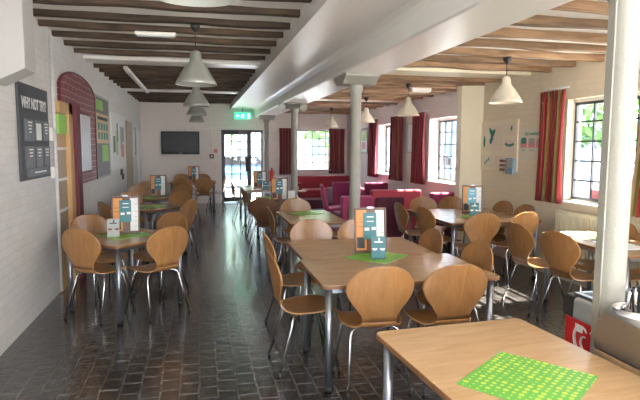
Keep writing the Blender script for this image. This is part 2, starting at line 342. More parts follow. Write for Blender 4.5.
# cross beams (white)
k = 1
for y in (8.40, 12.65):
    struct('ceiling_beam', MB().bb((XL, y - 0.19, 2.86), (0.95, y + 0.19, 3.0)), M['soffit'], 'white cross beam', bev=0.01)
for y in (2.9, 6.85, 11.2):
    struct('ceiling_beam', MB().bb((2.16, y - 0.22, 2.63), (XR, y + 0.22, 2.76)), M['cream'], 'white cross beam', bev=0.01)
def joist(x0, x1, y, z, wy, hz, m, skew=0.0):
    mb = MB(); n = 14; L = x1 - x0; ph = random.random() * 9
    vs = []
    for i in range(n + 1):
        x = x0 + L * i / n; dy = 0.008 * math.sin(ph + i * 1.3) + skew * (i / n - .5); dz = 0.006 * math.sin(ph * 2 + i * 0.9); q = wy / 2 + 0.004 * math.sin(i * 2.1 + ph)
        vs.append([mb.bm.verts.new((x, y + dy - q, z + dz + 0.006)), mb.bm.verts.new((x, y + dy - q + 0.01, z + dz)), mb.bm.verts.new((x, y + dy + q - 0.01, z + dz)), mb.bm.verts.new((x, y + dy + q, z + dz + 0.006)), mb.bm.verts.new((x, y + dy + q, z + hz)), mb.bm.verts.new((x, y + dy - q, z + hz))])
    for a, b in zip(vs, vs[1:]):
        for j in range(6): mb.bm.faces.new((a[j], a[(j + 1) % 6], b[(j + 1) % 6], b[j]))
    mb.bm.faces.new(vs[0]); mb.bm.faces.new(vs[-1][::-1])
    o = mb.build('ceiling_joist', m); tag(o, None, None, 'dark oak joists' if m is M['joist_l'] else 'warm pine joists', 'structure')
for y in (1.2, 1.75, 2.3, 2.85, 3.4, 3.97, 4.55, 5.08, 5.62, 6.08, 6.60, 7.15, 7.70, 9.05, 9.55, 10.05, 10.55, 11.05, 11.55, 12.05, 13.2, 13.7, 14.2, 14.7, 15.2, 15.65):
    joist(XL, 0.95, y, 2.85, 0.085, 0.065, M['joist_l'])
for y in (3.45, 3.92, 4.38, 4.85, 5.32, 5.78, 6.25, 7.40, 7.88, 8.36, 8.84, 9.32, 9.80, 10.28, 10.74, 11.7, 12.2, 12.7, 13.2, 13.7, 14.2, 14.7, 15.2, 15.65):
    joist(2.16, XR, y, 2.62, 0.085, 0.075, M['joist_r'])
# columns
for i, y in enumerate((2.12, 6.35, 10.6, 15.05)):
    mb = MB(); r = 0.066
    mb.lathe([(0.10, 0), (0.10, 0.04), (0.078, 0.07), (r, 0.12), (r, 2.30), (r + 0.018, 2.33), (r + 0.018, 2.36), (r + 0.03, 2.42)], (1.885, y, 0))
    if i == 0: mb.bb((1.815, y - 0.022, 0.0), (1.83, y + 0.022, 2.42))
    mb.prism([(y - .28, 2.52), (y - .28, 2.47), (y - .13, 2.39), (y + .13, 2.39), (y + .28, 2.47), (y + .28, 2.52)], 'x', 1.68, 2.09)
    struct('column', mb, M['iron'], ['thick cream painted iron column behind the steel cutlery box', 'cream iron column beside the magenta seating', 'cream iron column under the twin spotlights', 'thin cream iron column right of the glazed door'][i])
# sloped boxing top left
mb = MB(); mb.prism([(XL, 2.85), (XL, 2.13), (-1.30, 2.25), (-1.30, 2.85)], 'y', 4.68, 4.98)
struct('wall_boxing', mb, mat('grey boxing paint', (0.48, 0.47, 0.46), 0.6), 'boxed-in corner with a sloping underside', bev=0.006)

# ------------------------------------------------------------------ windows
def win_wall_x(idx, o, xg, cols, rows, label, fr=0.035):
    """steel window in the right wall; o = (y0,y1,z0,z1)"""
    y0, y1, z0, z1 = o
    root = bpy.data.objects.new('window_%d' % idx, None); C.objects.link(root); tag(root, label, None, None, 'structure')
    mb = MB(); g = 0.0
    ya, yb, za, zb = y0 + 0.03, y1 - 0.03, z0 + 0.05, z1 - 0.04
    mb.bb((xg, ya, za), (xg + 0.04, ya + fr, zb)).bb((xg, yb - fr, za), (xg + 0.04, yb, zb)).bb((xg, ya, za), (xg + 0.04, yb, za + fr)).bb((xg, ya, zb - fr), (xg + 0.04, yb, zb))
    for i in range(1, cols): y = ya + (yb - ya) * i / cols; mb.bb((xg + 0.005, y - 0.010, za), (xg + 0.035, y + 0.010, zb))
    for i in range(1, rows): z = za + (zb - za) * i / rows; mb.bb((xg + 0.005, ya, z - 0.010), (xg + 0.035, yb, z + 0.010))
    mb.build('window_frame', M['ironframe'], root)
    MB().bb((xg + 0.018, ya, za), (xg + 0.022, yb, zb)).build('pane', M['glass'], root)
    # plaster lining out to the frame, sill
    mb = MB(); mb.bb((xg, y0, z0), (xg + 0.06, ya, z1)).bb((xg, yb, z0), (xg + 0.06, y1, z1)).bb((xg, y0, z0), (xg + 0.06, y1, za)).bb((xg, y0, zb), (xg + 0.06, y1, z1))
    mb.build('window_reveal', M['plaster'], root)
    MB().bb((XR - 0.05, y0 + 0.002, z0 + 0.001), (xg, y1 - 0.002, z0 + 0.03)).build('window_sill', M['plaster'], root, bev=0.006)
win_wall_x(1, NW, 4.53, 5, 5, 'steel-framed window by the radiator')
win_wall_x(2, FW1, 4.64, 7, 5, 'steel-framed window beside the cream pier')
win_wall_x(3, FW2, 4.64, 5, 5, 'steel-framed window between two red curtains')
# back window
root = bpy.data.objects.new('window_4', None); C.objects.link(root); tag(root, 'small-paned window in the end wall', None, None, 'structure')
mb = MB(); yy = YB + 0.16
mb.bb((BW0, yy, BZ0), (BW0 + .04, yy + .04, BZ1)).bb((BW1 - .04, yy, BZ0), (BW1, yy + .04, BZ1)).bb((BW0, yy, BZ0), (BW1, yy + .04, BZ0 + .04)).bb((BW0, yy, BZ1 - .04), (BW1, yy + .04, BZ1))
for i in range(1, 6): x = BW0 + (BW1 - BW0) * i / 6; mb.bb((x - .012, yy, BZ0), (x + .012, yy + .03, BZ1))
for i in range(1, 5): z = BZ0 + (BZ1 - BZ0) * i / 5; mb.bb((BW0, yy, z - .012), (BW1, yy + .03, z + .012))
mb.build('window_frame', M['ironframe'], root)
MB().bb((BW0, yy + .013, BZ0), (BW1, yy + .017, BZ1)).build('pane', M['glass'], root)
MB().bb((BW0 + .002, YB - .05, BZ0 + .001), (BW1 - .002, yy, BZ0 + .03)).build('window_sill', M['plaster'], root)
# glazed back door: door leaf and side light
root = bpy.data.objects.new('door_1', None); C.objects.link(root); tag(root, 'glazed steel door with a grid of small panes in the end wall', None, None, 'structure')
mb = MB(); yy = YB + 0.10
XM = 1.50
for x in (DX0, XM - 0.02, DX1 - 0.05): mb.bb((x, yy, 0), (x + (0.05 if x != XM - 0.02 else 0.07), yy + .06, DZ))
mb.bb((DX0, yy, DZ - 0.08), (DX1, yy + .06, DZ))
mb.build('door_frame', M['ironframe'], root)
lf = MB()
a, b = DX0 + .05, XM - .02
lf.bb((a, yy + .01, .02), (a + .05, yy + .05, DZ - .08)).bb((b - .05, yy + .01, .02), (b, yy + .05, DZ - .08)).bb((a, yy + .01, .02), (b, yy + .05, .16)).bb((a, yy + .01, DZ - .14), (b, yy + .05, DZ - .08))
for i in range(1, 3): x = a + (b - a) * i / 3; lf.bb((x - .014, yy + .015, .1), (x + .014, yy + .045, DZ - .1))
for i in range(1, 8): z = .12 + (DZ - .22) * i / 8; lf.bb((a, yy + .015, z - .012), (b, yy + .045, z + .012))
lfo = lf.build('door_leaf', M['ironframe'], root)
MB().bb((a + .05, yy + .028, .16), (b - .05, yy + .032, DZ - .14)).build('pane', M['glass'], lfo)
MB().bb((b - .10, yy - .03, .90), (b + .02, yy + .01, 1.32)).build('door_handle', M['black'], lfo)
sl = MB(); a, b = XM + .05, DX1 - .05
sl.bb(((a + b) / 2 - .01, yy + .015, .05), ((a + b) / 2 + .01, yy + .045, DZ - .08))
for i in range(1, 8): z = .12 + (DZ - .22) * i / 8; sl.bb((a, yy + .015, z - .012), (b, yy + .045, z + .012))
slo = sl.build('side_light', M['ironframe'], root)
MB().bb((a, yy + .028, .02), (b, yy + .032, DZ - .08)).build('pane', M['glass'], slo)
MB().bb((DX0 + .05, yy - .05, DZ - .13), (DX0 + .5, yy + .0, DZ - .03)).build('door_closer', M['black'], root)

# ------------------------------------------------------------------ left wall fittings
XW = XL
# maroon arched panel
mb = MB(); cy, rx, z0, zs, rz_ = 7.75, 1.06, 1.14, 2.34, 0.23
poly = [(7.11, 1.14), (8.81, 1.14), (8.81, zs)] + [(cy + rx * math.cos(t), zs + rz_ * math.sin(t)) for t in [PI * i / 20 for i in range(1, 20)]] + [(6.69, zs), (6.69, 2.15), (7.11, 2.15)]
mb.prism(poly, 'x', XW + 0.001, XW + 0.03)
arch = thing('arched_panel', 'maroon tiled arch panel set in the left wall over a pine door', 'wall panel')
mb.build('tile_field', M['maroonbrick'], arch)
mb = MB(); pts = [Vector((XW + .03, cy + rx * math.cos(t), zs + rz_ * math.sin(t))) for t in [PI * i / 24 for i in range(25)]]
pts = [Vector((XW + .03, cy + rx, 1.14))] + pts + [Vector((XW + .03, cy - rx, 2.16))]
mb.tube(pts, 0.014, 6).build('arch_trim', M['maroon'], arch)
# pine door, glazed
root = bpy.data.objects.new('door_2', None); C.objects.link(root); tag(root, 'yellow pine glazed door under the maroon arch', None, None, 'structure')
MB().bb((XW, 6.90, 0), (XW + .07, 7.10, 2.14)).bb((XW, 6.46, 2.02), (XW + .07, 7.10, 2.14)).build('door_frame', M['pine'], root)
MB().bb((XW, 6.46, 0), (XW + .02, 6.90, 2.02)).build('door_leaf', M['pine'], root)
for z in (.58, .93, 1.28): MB().bb((XW + .02, 6.50, z), (XW + .024, 6.86, z + .31)).build('pane', M['tan'], root)
mb = MB()
for z in (0.55, 0.9, 1.25, 1.6): mb.bb((XW + .02, 6.48, z), (XW + .035, 6.89, z + .03))
mb.build('glazing_bar', M['paper'], root)
root = bpy.data.objects.new('door_3', None); C.objects.link(root); tag(root, 'open maroon door edge beside the pine door', None, None, 'structure')
MB().bb((XW + .03, 7.12, 0), (XW + .11, 7.34, 2.16)).build('door_leaf', M['maroon'], root, bev=.005)
tag(MB().bb((XW + .002, 6.52, 1.78), (XW + .045, 6.92, 2.0)).build('door_notice', M['lime']), 'lime green notice at the top of the pine door', 'sign')
# whiteboard on arch
wb = thing('whiteboard', 'narrow framed whiteboard on the maroon arch panel', 'board')
MB().bb((XW + .031, 7.60, 1.27), (XW + .05, 8.30, 2.10)).build('frame', M['maroon'], wb)
MB().bb((XW + .05, 7.64, 1.31), (XW + .058, 8.26, 2.06)).build('board_surface', M['whiteboard'], wb)
# tan door
root = bpy.data.objects.new('door_4', None); C.objects.link(root); tag(root, 'tan painted door far along the left wall', None, None, 'structure')
MB().bb((XW, 12.6, 0), (XW + .03, 13.6, 2.20)).build('door_leaf', M['tan'], root)
root = bpy.data.objects.new('door_5', None); C.objects.link(root); tag(root, 'white door in the far left corner', None, None, 'structure')
MB().bb((XW, 14.9, 0), (XW + .03, 15.6, 2.05)).build('door_leaf', M['paper'], root)
# notice board with leaflet pockets
nb = thing('leaflet_board', 'charcoal notice board with two rows of leaflet pockets near the room corner', 'notice board')
MB().bb((XW + .002, 5.22, 1.33), (XW + .022, 6.18, 2.21)).build('backing_board', M['boardblack'], nb, bev=.003)
RX = (PI / 2, 0, PI / 2)
text("WHY NOT TRY?", 0.14, M['paper'], nb, (XW + .024, 5.70, 2.035), RX, bold=0.004, sx=0.78)
for r_, zz in ((0, 1.69), (1, 1.44)):
    for c_ in range(3):
        y = 5.34 + c_ * 0.27
        pk = MB().bb((XW + .022, y, zz), (XW + .045, y + .22, zz + .20)).build('leaflet_pocket', M['boardgrey'], nb, bev=.002)
        if (r_, c_) == (0, 1): MB().bb((XW + .046, y + .03, zz + .01), (XW + .048, y + .19, zz + .17)).build('leaflet', M['paper'], pk)
        else:
            for q in range(4 - r_): MB().bb((XW + .0455, y + .05 + .01 * q, zz + .165 - q * .03), (XW + .0465, y + .17 - .01 * q, zz + .178 - q * .03)).build('printed_line', M['paper'], pk)
pk = MB().bb((XW + .022, 5.36, 1.36), (XW + .04, 6.08, 1.43)).build('bottom_panel', M['boardgrey'], nb)
MB().bb((XW + .0405, 5.55, 1.388), (XW + .0415, 5.95, 1.402)).build('printed_lines', M['paper'], pk)
# pipes
tag(MB().tube([(XW + .022, 6.42, 0.02), (XW + .022, 6.42, 2.83)], 0.018, 10).build('wall_pipe', M['wall_l']), 'white vertical pipe beside the pine door', 'pipe')
bx_ = thing('switch_box', 'white double switch box beside the pipe, upper of two', 'switch'); bx_.location = (0, 0, 0)
MB().bb((XW + .001, 6.26, 1.70), (XW + .04, 6.385, 1.84)).build('switch_plate', M['soffit'], bx_, bev=.004); MB().bb((XW + .04, 6.30, 1.75), (XW + .048, 6.34, 1.79)).build('rocker', M['paper'], bx_)
bx2 = thing('switch_box', 'white switch box beside the pipe, lower of two', 'switch')
MB().bb((XW + .001, 6.26, 1.30), (XW + .04, 6.385, 1.42)).build('switch_plate', M['soffit'], bx2, bev=.004); MB().bb((XW + .04, 6.30, 1.34), (XW + .048, 6.34, 1.38)).build('rocker', M['paper'], bx2)
# posters left
def poster_x(name, label, x, y0, y1, z0, z1, base, bits, frame=None, s=1, cat='poster'):
    """flat poster on a wall at x, facing s; bits = (u0,v0,u1,v1,mat) fractions"""
    t = thing(name, label, cat)
    th = 0.012
    MB().bb((x, y0, z0), (x + s * th, y1, z1)).build('poster_sheet', base, t)
    if frame:
        f = MB(); q = .03
        f.bb((x, y0 - q, z0 - q), (x + s * .02, y1 + q, z0)).bb((x, y0 - q, z1), (x + s * .02, y1 + q, z1 + q)).bb((x, y0 - q, z0), (x + s * .02, y0, z1)).bb((x, y1, z0), (x + s * .02, y1 + q, z1)); f.build('frame', frame, t)
    for i, (u0, v0, u1, v1, m) in enumerate(bits):
        MB().bb((x + s * th, y0 + (y1 - y0) * u0, z0 + (z1 - z0) * v0), (x + s * (th + .002 + .0003 * i), y0 + (y1 - y0) * u1, z0 + (z1 - z0) * v1)).build('printed_area', m, t)
    return t
bits = [(0, .80, 1, 1, M['boardgrey']), (.04, .84, .55, .97, M['lime']), (0, .42, 1, .80, M['sand']), (0.4, .18, .9, .40, M['lime'])]
for i in range(4):
    for j in range(2): bits.append((.12 + .21 * i, .47 + .12 * j, .26 + .21 * i, .56 + .12 * j, M['cactus']))
bits.append((.1, .72, .9, .76, M['dark']))
poster_x('framed_poster', 'tall framed poster with lime green heading right of the maroon arch', XW + .001, 8.98, 10.2, 1.16, 2.42, M['boardgrey'], bits, M['greypaper'])
poster_x('framed_poster', 'pale poster with a green plant drawing on left wall', XW + .001, 10.5, 12.35, 1.22, 2.24, M['paper'], [(.1, .3, .25, .6, M['boardgrey']), (.3, .25, .42, .7, M['lime']), (.36, .5, .44, .85, M['cactus']), (.62, .35, .78, .8, M['greypaper']), (.66, .2, .9, .45, M['rose']), (.8, .5, .9, .8, M['bluewall'])], M['paper'])
tag(MB().bb((XW + .001, 11.6, 1.05), (XW + .008, 11.95, 1.17)).bb((XW + .001, 11.8, .95), (XW + .008, 12.1, 1.06)).build('wall_sticker', M['dark']), 'small black sticker under the plant poster', 'sticker')
poster_x('framed_poster', 'grey framed pair of sheets between the tan door and the far corner', XW + .001, 14.0, 14.6, 1.42, 2.12, M['greypaper'], [(.08, .1, .45, .9, M['paper']), (.55, .1, .92, .9, M['bluewall'])], M['paper'])

# ------------------------------------------------------------------ right wall posters, radiator, curtains
g = thing('picture_frame', 'large white frame of cactus prints on the near right wall', 'picture')
X = XR
MB().bb((X - .03, 6.86, 1.30), (X, 7.84, 2.05)).build('frame', M['cream'], g, bev=.003)
mb = MB(); 
for (u0, v0, u1, v1) in ((7.22, 1.60, 7.78, 1.99), (6.91, 1.82, 7.16, 1.99), (6.91, 1.58, 7.16, 1.78), (7.50, 1.34, 7.78, 1.53), (7.18, 1.34, 7.45, 1.53)): mb.bb((X - .034, u0, v0), (X - .03, u1, v1))
mb.build('print_sheet', mat('blush print', (0.78, 0.68, 0.58), .5), g)
def pad(mb, c, r1, r2, a):
    R = Matrix.Rotation(a, 3, 'X'); n = 14; vs = [mb.bm.verts.new(Vector((X - .0355, c[0], c[1])) + R @ Vector((0, r1 * math.cos(2 * PI * k / n), r2 * math.sin(2 * PI * k / n)))) for k in range(n)]; mb.bm.faces.new(vs)
    vs2 = [mb.bm.verts.new(v.co + Vector((.0015, 0, 0))) for v in vs]; mb.bm.faces.new(vs2[::-1])
    for k in range(n): mb.bm.faces.new((vs[k], vs2[k], vs2[(k + 1) % n], vs[(k + 1) % n]))
    return mb
q = MB()
for c, a1, a2, an in (((7.52, 1.83), .04, .09, 0), ((7.47, 1.88), .03, .06, .5), ((7.57, 1.90), .03, .06, -.5), ((7.55, 1.75), .04, .05, .2)): pad(q, c, a1, a2, an)
q.build('cactus_print', M['cactus'], g)
pad(MB(), (7.74, 1.74), .03, .09, 0).build('cactus_print', M['cactus'], g); pad(MB(), (7.00, 1.93), .02, .04, .3).build('cactus_print', M['cactus'], g)
q = MB()
for i in range(7): pad(q, (6.94 + .033 * i, 1.70 - .02 * math.sin(PI * i / 6)), .018, .022, 0)
q.build('garland_print', M['cactus'], g)
for i in range(3): pad(MB(), (7.60 + .05 * i, 1.47 - .03 * i), .015, .03, .4).build('leaf_print', M['cactus'], g)
lf = thing('leaflet_holder', 'dark blue leaflet holder over the corner of the cactus print frame', 'leaflet holder')
MB().bb((X - .10, 6.84, 1.27), (X - .036, 7.02, 1.50)).build('holder', M['bluewall'], lf, bev=.003)
mb = MB()
for i in range(3): mb.bb((X - .115, 7.02, 1.31 + .065 * i), (X - .05, 7.15, 1.345 + .065 * i)); 
mb.build('leaflet_stack', M['brownfood'], lf)
MB().bb((X - .103, 6.86, 1.36), (X - .10, 6.98, 1.49)).build('leaflet', M['greypaper'], lf)
t = poster_x('wall_poster', 'cream poster headed Get Involved beside the striped curtain', X, 6.26, 6.82, 1.48, 1.93, mat('cream poster', (0.72, 0.68, 0.58), .5), [(.05, .38, .30, .62, M['rose']), (.37, .38, .62, .62, M['rose']), (.70, .38, .95, .62, M['rose']), (.08, .5, .27, .66, M['greypaper']), (.40, .5, .6, .66, M['greypaper']), (.72, .5, .92, .68, M['cactus']), (.1, .28, .25, .31, M['greypaper']), (.42, .28, .57, .31, M['greypaper']), (.75, .28, .9, .31, M['greypaper'])], None, -1)
text("Get Involved!", 0.07, M['cactus'], t, (X - .0135, 6.54, 1.84), (PI / 2, 0, -PI / 2), bold=.001, sx=.85)
poster_x('wall_picture', 'narrow pale picture between the two far red curtains', X, 10.62, 10.98, 1.55, 2.13, M['whiteboard'], [], M['greypaper'], -1, 'picture')
poster_x('wall_picture', 'small green and pink picture near the far right corner', X, 13.85, 14.4, 1.50, 2.12, M['paper'], [(.2, .5, .8, .9, M['lime']), (.2, .15, .8, .45, M['rose'])], M['greypaper'], -1, 'picture')
# radiator
rd = thing('radiator', 'long cream panel radiator under the near window', 'radiator')
mb = MB(); mb.bb((X - .10, 4.0, .18), (X - .04, 5.86, .88))
for i in range(46): y = 4.02 + i * .04; mb.bb((X - .112, y, .22), (X - .10, y + .02, .84))
mb.build('radiator_panel', M['radiator'], rd)
for y in (4.2, 5.6): MB().bb((X - .04, y, .3), (X - .004, y + .05, .8)).build('bracket', M['radiator'], rd)
MB().tube([(X - .07, 5.90, .0), (X - .07, 5.90, .25), (X - .07, 5.85, .25)], .012, 8).build('radiator_pipe', M['chrome'], rd)
# curtains
def curtain(label, p0, p1, z0, z1, m, n, group, nrm=(-1, 0), rep=2.6, flare=0.0, gather=0.10):
    """cloth from p0 to p1 (xy), pleated"""
    t = thing('curtain', label, 'curtain', group=group)
    bm = bmesh.new(); uvl = bm.loops.layers.uv.new('UVMap'); NU, NV = n * 10, 12; p0 = Vector(p0); p1 = Vector(p1); nr = Vector(nrm); g = []
    ph = random.random() * 6
    for j in range(NV + 1):
        v = j / NV; row = []
        for i in range(NU + 1):
            u = i / NU; am = 0.036 * (0.6 + 0.6 * (1 - v)) * (1 + .35 * math.sin(ph + u * 11))
            wdt = 1 - gather * math.sin(PI * v) * .6 + flare * (1 - v)
            q = p0.lerp(p1, .5 + (u - .5) * wdt) + nr * (0.078 + am * math.sin(2 * PI * n * u + ph + .5 * math.sin(3 * v + ph)))
            row.append(bm.verts.new((q.x, q.y, z0 + (z1 - z0) * v)))
        g.append(row)
    for j in range(NV):
        for i in range(NU):
            f = bm.faces.new((g[j][i], g[j][i + 1], g[j + 1][i + 1], g[j + 1][i])); f.smooth = True
            for lp, (a, b) in zip(f.loops, ((i, j), (i + 1, j), (i + 1, j + 1), (i, j + 1))): lp[uvl].uv = (a / NU * rep, b / NV)
    me = bpy.data.meshes.new('cloth'); bm.to_mesh(me); bm.free(); me.materials.append(m)
    o = bpy.data.objects.new('cloth', me); C.objects.link(o); o.parent = t
    so = o.modifiers.new('s', 'SOLIDIFY'); so.thickness = .006
    rb = MB(); a = p0 + nr * .03; b = p1 + nr * .03
    rb.tube([(a.x, a.y, z1 + .03), (b.x, b.y, z1 + .03)], .012, 6).build('rail', M['paper'], t)
    return t
curtain('long curtain in red, gold and cream stripes beside the near window', (X, 5.80), (X, 6.30), .96, 2.36, M['curtain'], 7, 'striped curtains', rep=2.3)
curtain('red striped curtain glimpsed right of the thick column', (X, 4.12), (X, 4.62), .95, 2.30, M['curtain'], 5, 'striped curtains', flare=.3)
curtain('red curtain on the left side of the window by the cream pier', (X, 9.94), (X, 10.52), .91, 2.34, M['curtain2'], 6, 'red curtains')
curtain('red curtain to the right of the middle far window', (X, 11.15), (X, 11.86), .90, 2.34, M['curtain2'], 6, 'red curtains')
curtain('red curtain to the left of the middle far window', (X, 12.80), (X, 13.50), .89, 2.34, M['curtain2'], 6, 'red curtains')
curtain('red curtain between the glazed door and the end wall window', (2.36, YB), (2.80, YB), .82, 2.19, M['curtain2'], 5, 'red curtains', nrm=(0, -1))
curtain('red curtain to the right of the end wall window', (3.86, YB), (4.36, YB), .84, 2.19, M['curtain2'], 5, 'red curtains', nrm=(0, -1))

# ------------------------------------------------------------------ end wall fittings
tv = thing('television', 'black flat television mounted on the end wall', 'television')
MB().bb((-.99, YB - .10, 1.42), (.06, YB - .04, 2.06)).build('casing', M['tvblack'], tv, bev=.01)
MB().bb((-.95, YB - .104, 1.49), (.02, YB - .099, 2.02)).build('screen', M['screen'], tv)
MB().bb((-.50, YB - .106, 1.445), (-.42, YB - .100, 1.46)).build('badge', M['greypaper'], tv)
MB().bb((-.65, YB - .04, 1.6), (-.3, YB - .003, 1.9)).build('wall_bracket', M['black'], tv)
ex = thing('exit_sign', 'green running man exit sign hanging above the glazed door', 'exit sign')
MB().bb((1.04, 15.48, 2.42), (1.50, 15.53, 2.60)).build('sign_panel', M['exit'], ex, bev=.004)
mb = MB(); y_ = 15.477
def sb(x0, z0, x1, z1): mb.bb((x0, y_, z0), (x1, y_ + .006, z1))
sb(1.40, 2.44, 1.46, 2.58)                                             # doorway
mb.tube([(1.285, y_ + .004, 2.558), (1.285, y_ - .001, 2.558)], .014, 10)  # head
for a, b in (((1.28, 2.54), (1.262, 2.50)), ((1.262, 2.50), (1.29, 2.475)), ((1.29, 2.475), (1.275, 2.44)), ((1.262, 2.50), (1.235, 2.47)), ((1.235, 2.47), (1.205, 2.47)), ((1.275, 2.535), (1.245, 2.53)), ((1.245, 2.53), (1.23, 2.51)), ((1.28, 2.53), (1.31, 2.51))): mb.tube([(a[0], y_, a[1]), (b[0], y_, b[1])], .008, 6)
for a, b in (((1.18, 2.51), (1.09, 2.51)), ((1.09, 2.51), (1.12, 2.54)), ((1.09, 2.51), (1.12, 2.48))): mb.tube([(a[0], y_, a[1]), (b[0], y_, b[1])], .008, 6)
mb.build('pictogram', M['exitwhite'], ex)
MB().bb((1.25, 15.50, 2.60), (1.29, 15.51, 2.72)).build('hanging_bracket', M['greypaper'], ex)
cd = thing('cable_conduit', 'thin white conduit across the end wall above the television', 'conduit')
MB().tube([(-.45, YB - .014, 2.10), (DX0 - .1, YB - .014, 2.17)], .010, 6).build('horizontal_run', M['plaster'], cd)
MB().tube([(.40, YB - .016, 1.45), (.40, YB - .016, 2.82)], .012, 6).build('vertical_run', M['plaster'], cd)
fa = thing('fire_alarm_point', 'small dark red fire alarm point left of the glazed door', 'alarm'); MB().bb((.34, YB - .05, 1.30), (.46, YB, 1.42)).build('housing', M['maroon'], fa, bev=.005); MB().bb((.375, YB - .053, 1.335), (.425, YB - .05, 1.385)).build('glass_plate', M['paper'], fa)
tag(MB().bb((.46, YB - .012, 1.46), (.57, YB, 1.57)).build('fire_notice', M['rose']), 'small red and white fire notice left of the glazed door', 'sign')
fe = thing('fire_extinguisher', 'red fire extinguisher on the end wall right of the glazed door', 'fire extinguisher', (2.12, 15.78, .62)); fe.scale = (.72, .9, .72)
MB().lathe([(0, 0), (.07, 0), (.085, .02), (.085, .40), (.06, .46), (.025, .49), (0, .49)], n=16).build('cylinder_body', M['red'], fe)
MB().lathe([(0, .48), (.02, .48), (.02, .55), (0, .55)], n=10).bb((-.02, -.07, .53), (.02, .02, .56)).build('valve', M['black'], fe)
MB().tube([(0, -.04, .52), (.08, -.06, .50), (.10, -.05, .35), (.095, -.05, .15)], .010, 6).build('hose', M['black'], fe)
MB().bb((-.03, .05, .2), (.03, .119, .3)).build('wall_hook', M['greypaper'], fe)

# ------------------------------------------------------------------ ceiling fittings
def pendant(x, y, zc, zb, r, m, label, group):
    t = thing('pendant_lamp', label, 'pendant lamp', (x, y, zb), group=group)
    k = r / .2; H = .33 * k
    MB().lathe([(r, 0), (r + .006, .006), (r * .93, .05 * k), (r * .62, .155 * k), (r * .34, .225 * k), (r * .30, .24 * k), (r * .27, H - .02), (r * .20, H), (0.008, H + .01), (0.008, H), (r * .18, H - .012), (r * .25, .24 * k), (r * .58, .15 * k), (r * .89, .05 * k), (r, 0)], n=28).build('lamp_shade', m, t)
    MB().tube([(0, 0, H), (0, 0, zc - zb - .03)], .005, 6).build('cord', M['black'], t)
    MB().lathe([(0, zc - zb), (.045, zc - zb), (.045, zc - zb - .03), (.015, zc - zb - .07), (0, zc - zb - .07)], n=14).build('ceiling_rose', M['black'], t)
    MB().lathe([(0, H * .35), (.03, H * .42), (.032, H * .55), (.015, H * .75), (0.015, H)], n=12).build('bulb', M['bulb'], t)
LL = ['largest grey enamel pendant lamp, cut off by the top edge of the photo', 'grey enamel pendant lamp, second in the left row', 'grey enamel pendant lamp, third in the left row', 'grey enamel pendant lamp, fourth in the left row', 'grey enamel pendant lamp, last in the left row nearest the end wall']
for y, l_ in zip((2.30, 5.62, 8.60, 11.05, 14.2), LL): pendant(0.0, y, 2.85 if y not in (8.6,) else 2.85, 2.26, .20, M['shade_l'], l_, 'pendant lamps over the left aisle')
LR = ['cream pendant lamp nearest the near striped curtain', 'cream pendant lamp in front of the window by the pier', 'cream pendant lamp in front of the middle far window', 'cream pendant lamp in front of the end wall window']
for y, x, l_ in zip((5.32, 7.88, 10.28, 13.2), (3.27, 3.18, 3.27, 3.29), LR): pendant(x, y, 2.62, 2.13, .17, M['shade_r'], l_, 'cream pendant lamps over the right side')
def strip_light(label, a, b):
    t = thing('strip_light', label, 'strip light', group='ceiling strip lights')
    MB().bb(a, b).build('housing', M['plaster'], t, bev=.01)
    c0 = [a[i] + (b[i] - a[i]) * .05 for i in range(3)]; c1 = [b[i] - (b[i] - a[i]) * .05 for i in range(3)]
    MB().bb((c0[0], c0[1], a[2] - .012), (c1[0], c1[1], a[2])).build('diffuser', M['paper'], t)
strip_light('short white strip light on the joists left of the second grey lamp', (-.62, 6.05, 2.815), (-.20, 6.14, 2.85))
strip_light('long white strip light running along the left ceiling', (-1.06, 8.65, 2.79), (-1.0, 12.4, 2.84))
strip_light('white strip light on the right-hand ceiling over the sofas', (3.42, 8.32, 2.56), (3.76, 8.42, 2.62))
for dx, yr, nm in ((-.30, 0, 'white spotlight on the left of the third column head'), (.12, 0, 'white spotlight on the right of the third column head')):
    t = thing('spotlight', nm, 'spotlight', (1.885 + dx, 10.35, 2.42), group='spotlights on the third column')
    MB().tube([(0, 0.06, 0.02), (0, -.10, -.03)], [.05, .07], 12).build('lamp_head', M['greypaper'] if dx < 0 else M['iron'], t)
    MB().tube([(0, .02, .0), (0, .06, .04), (0, .12, .06)], .012, 6).build('arm', M['iron'], t)

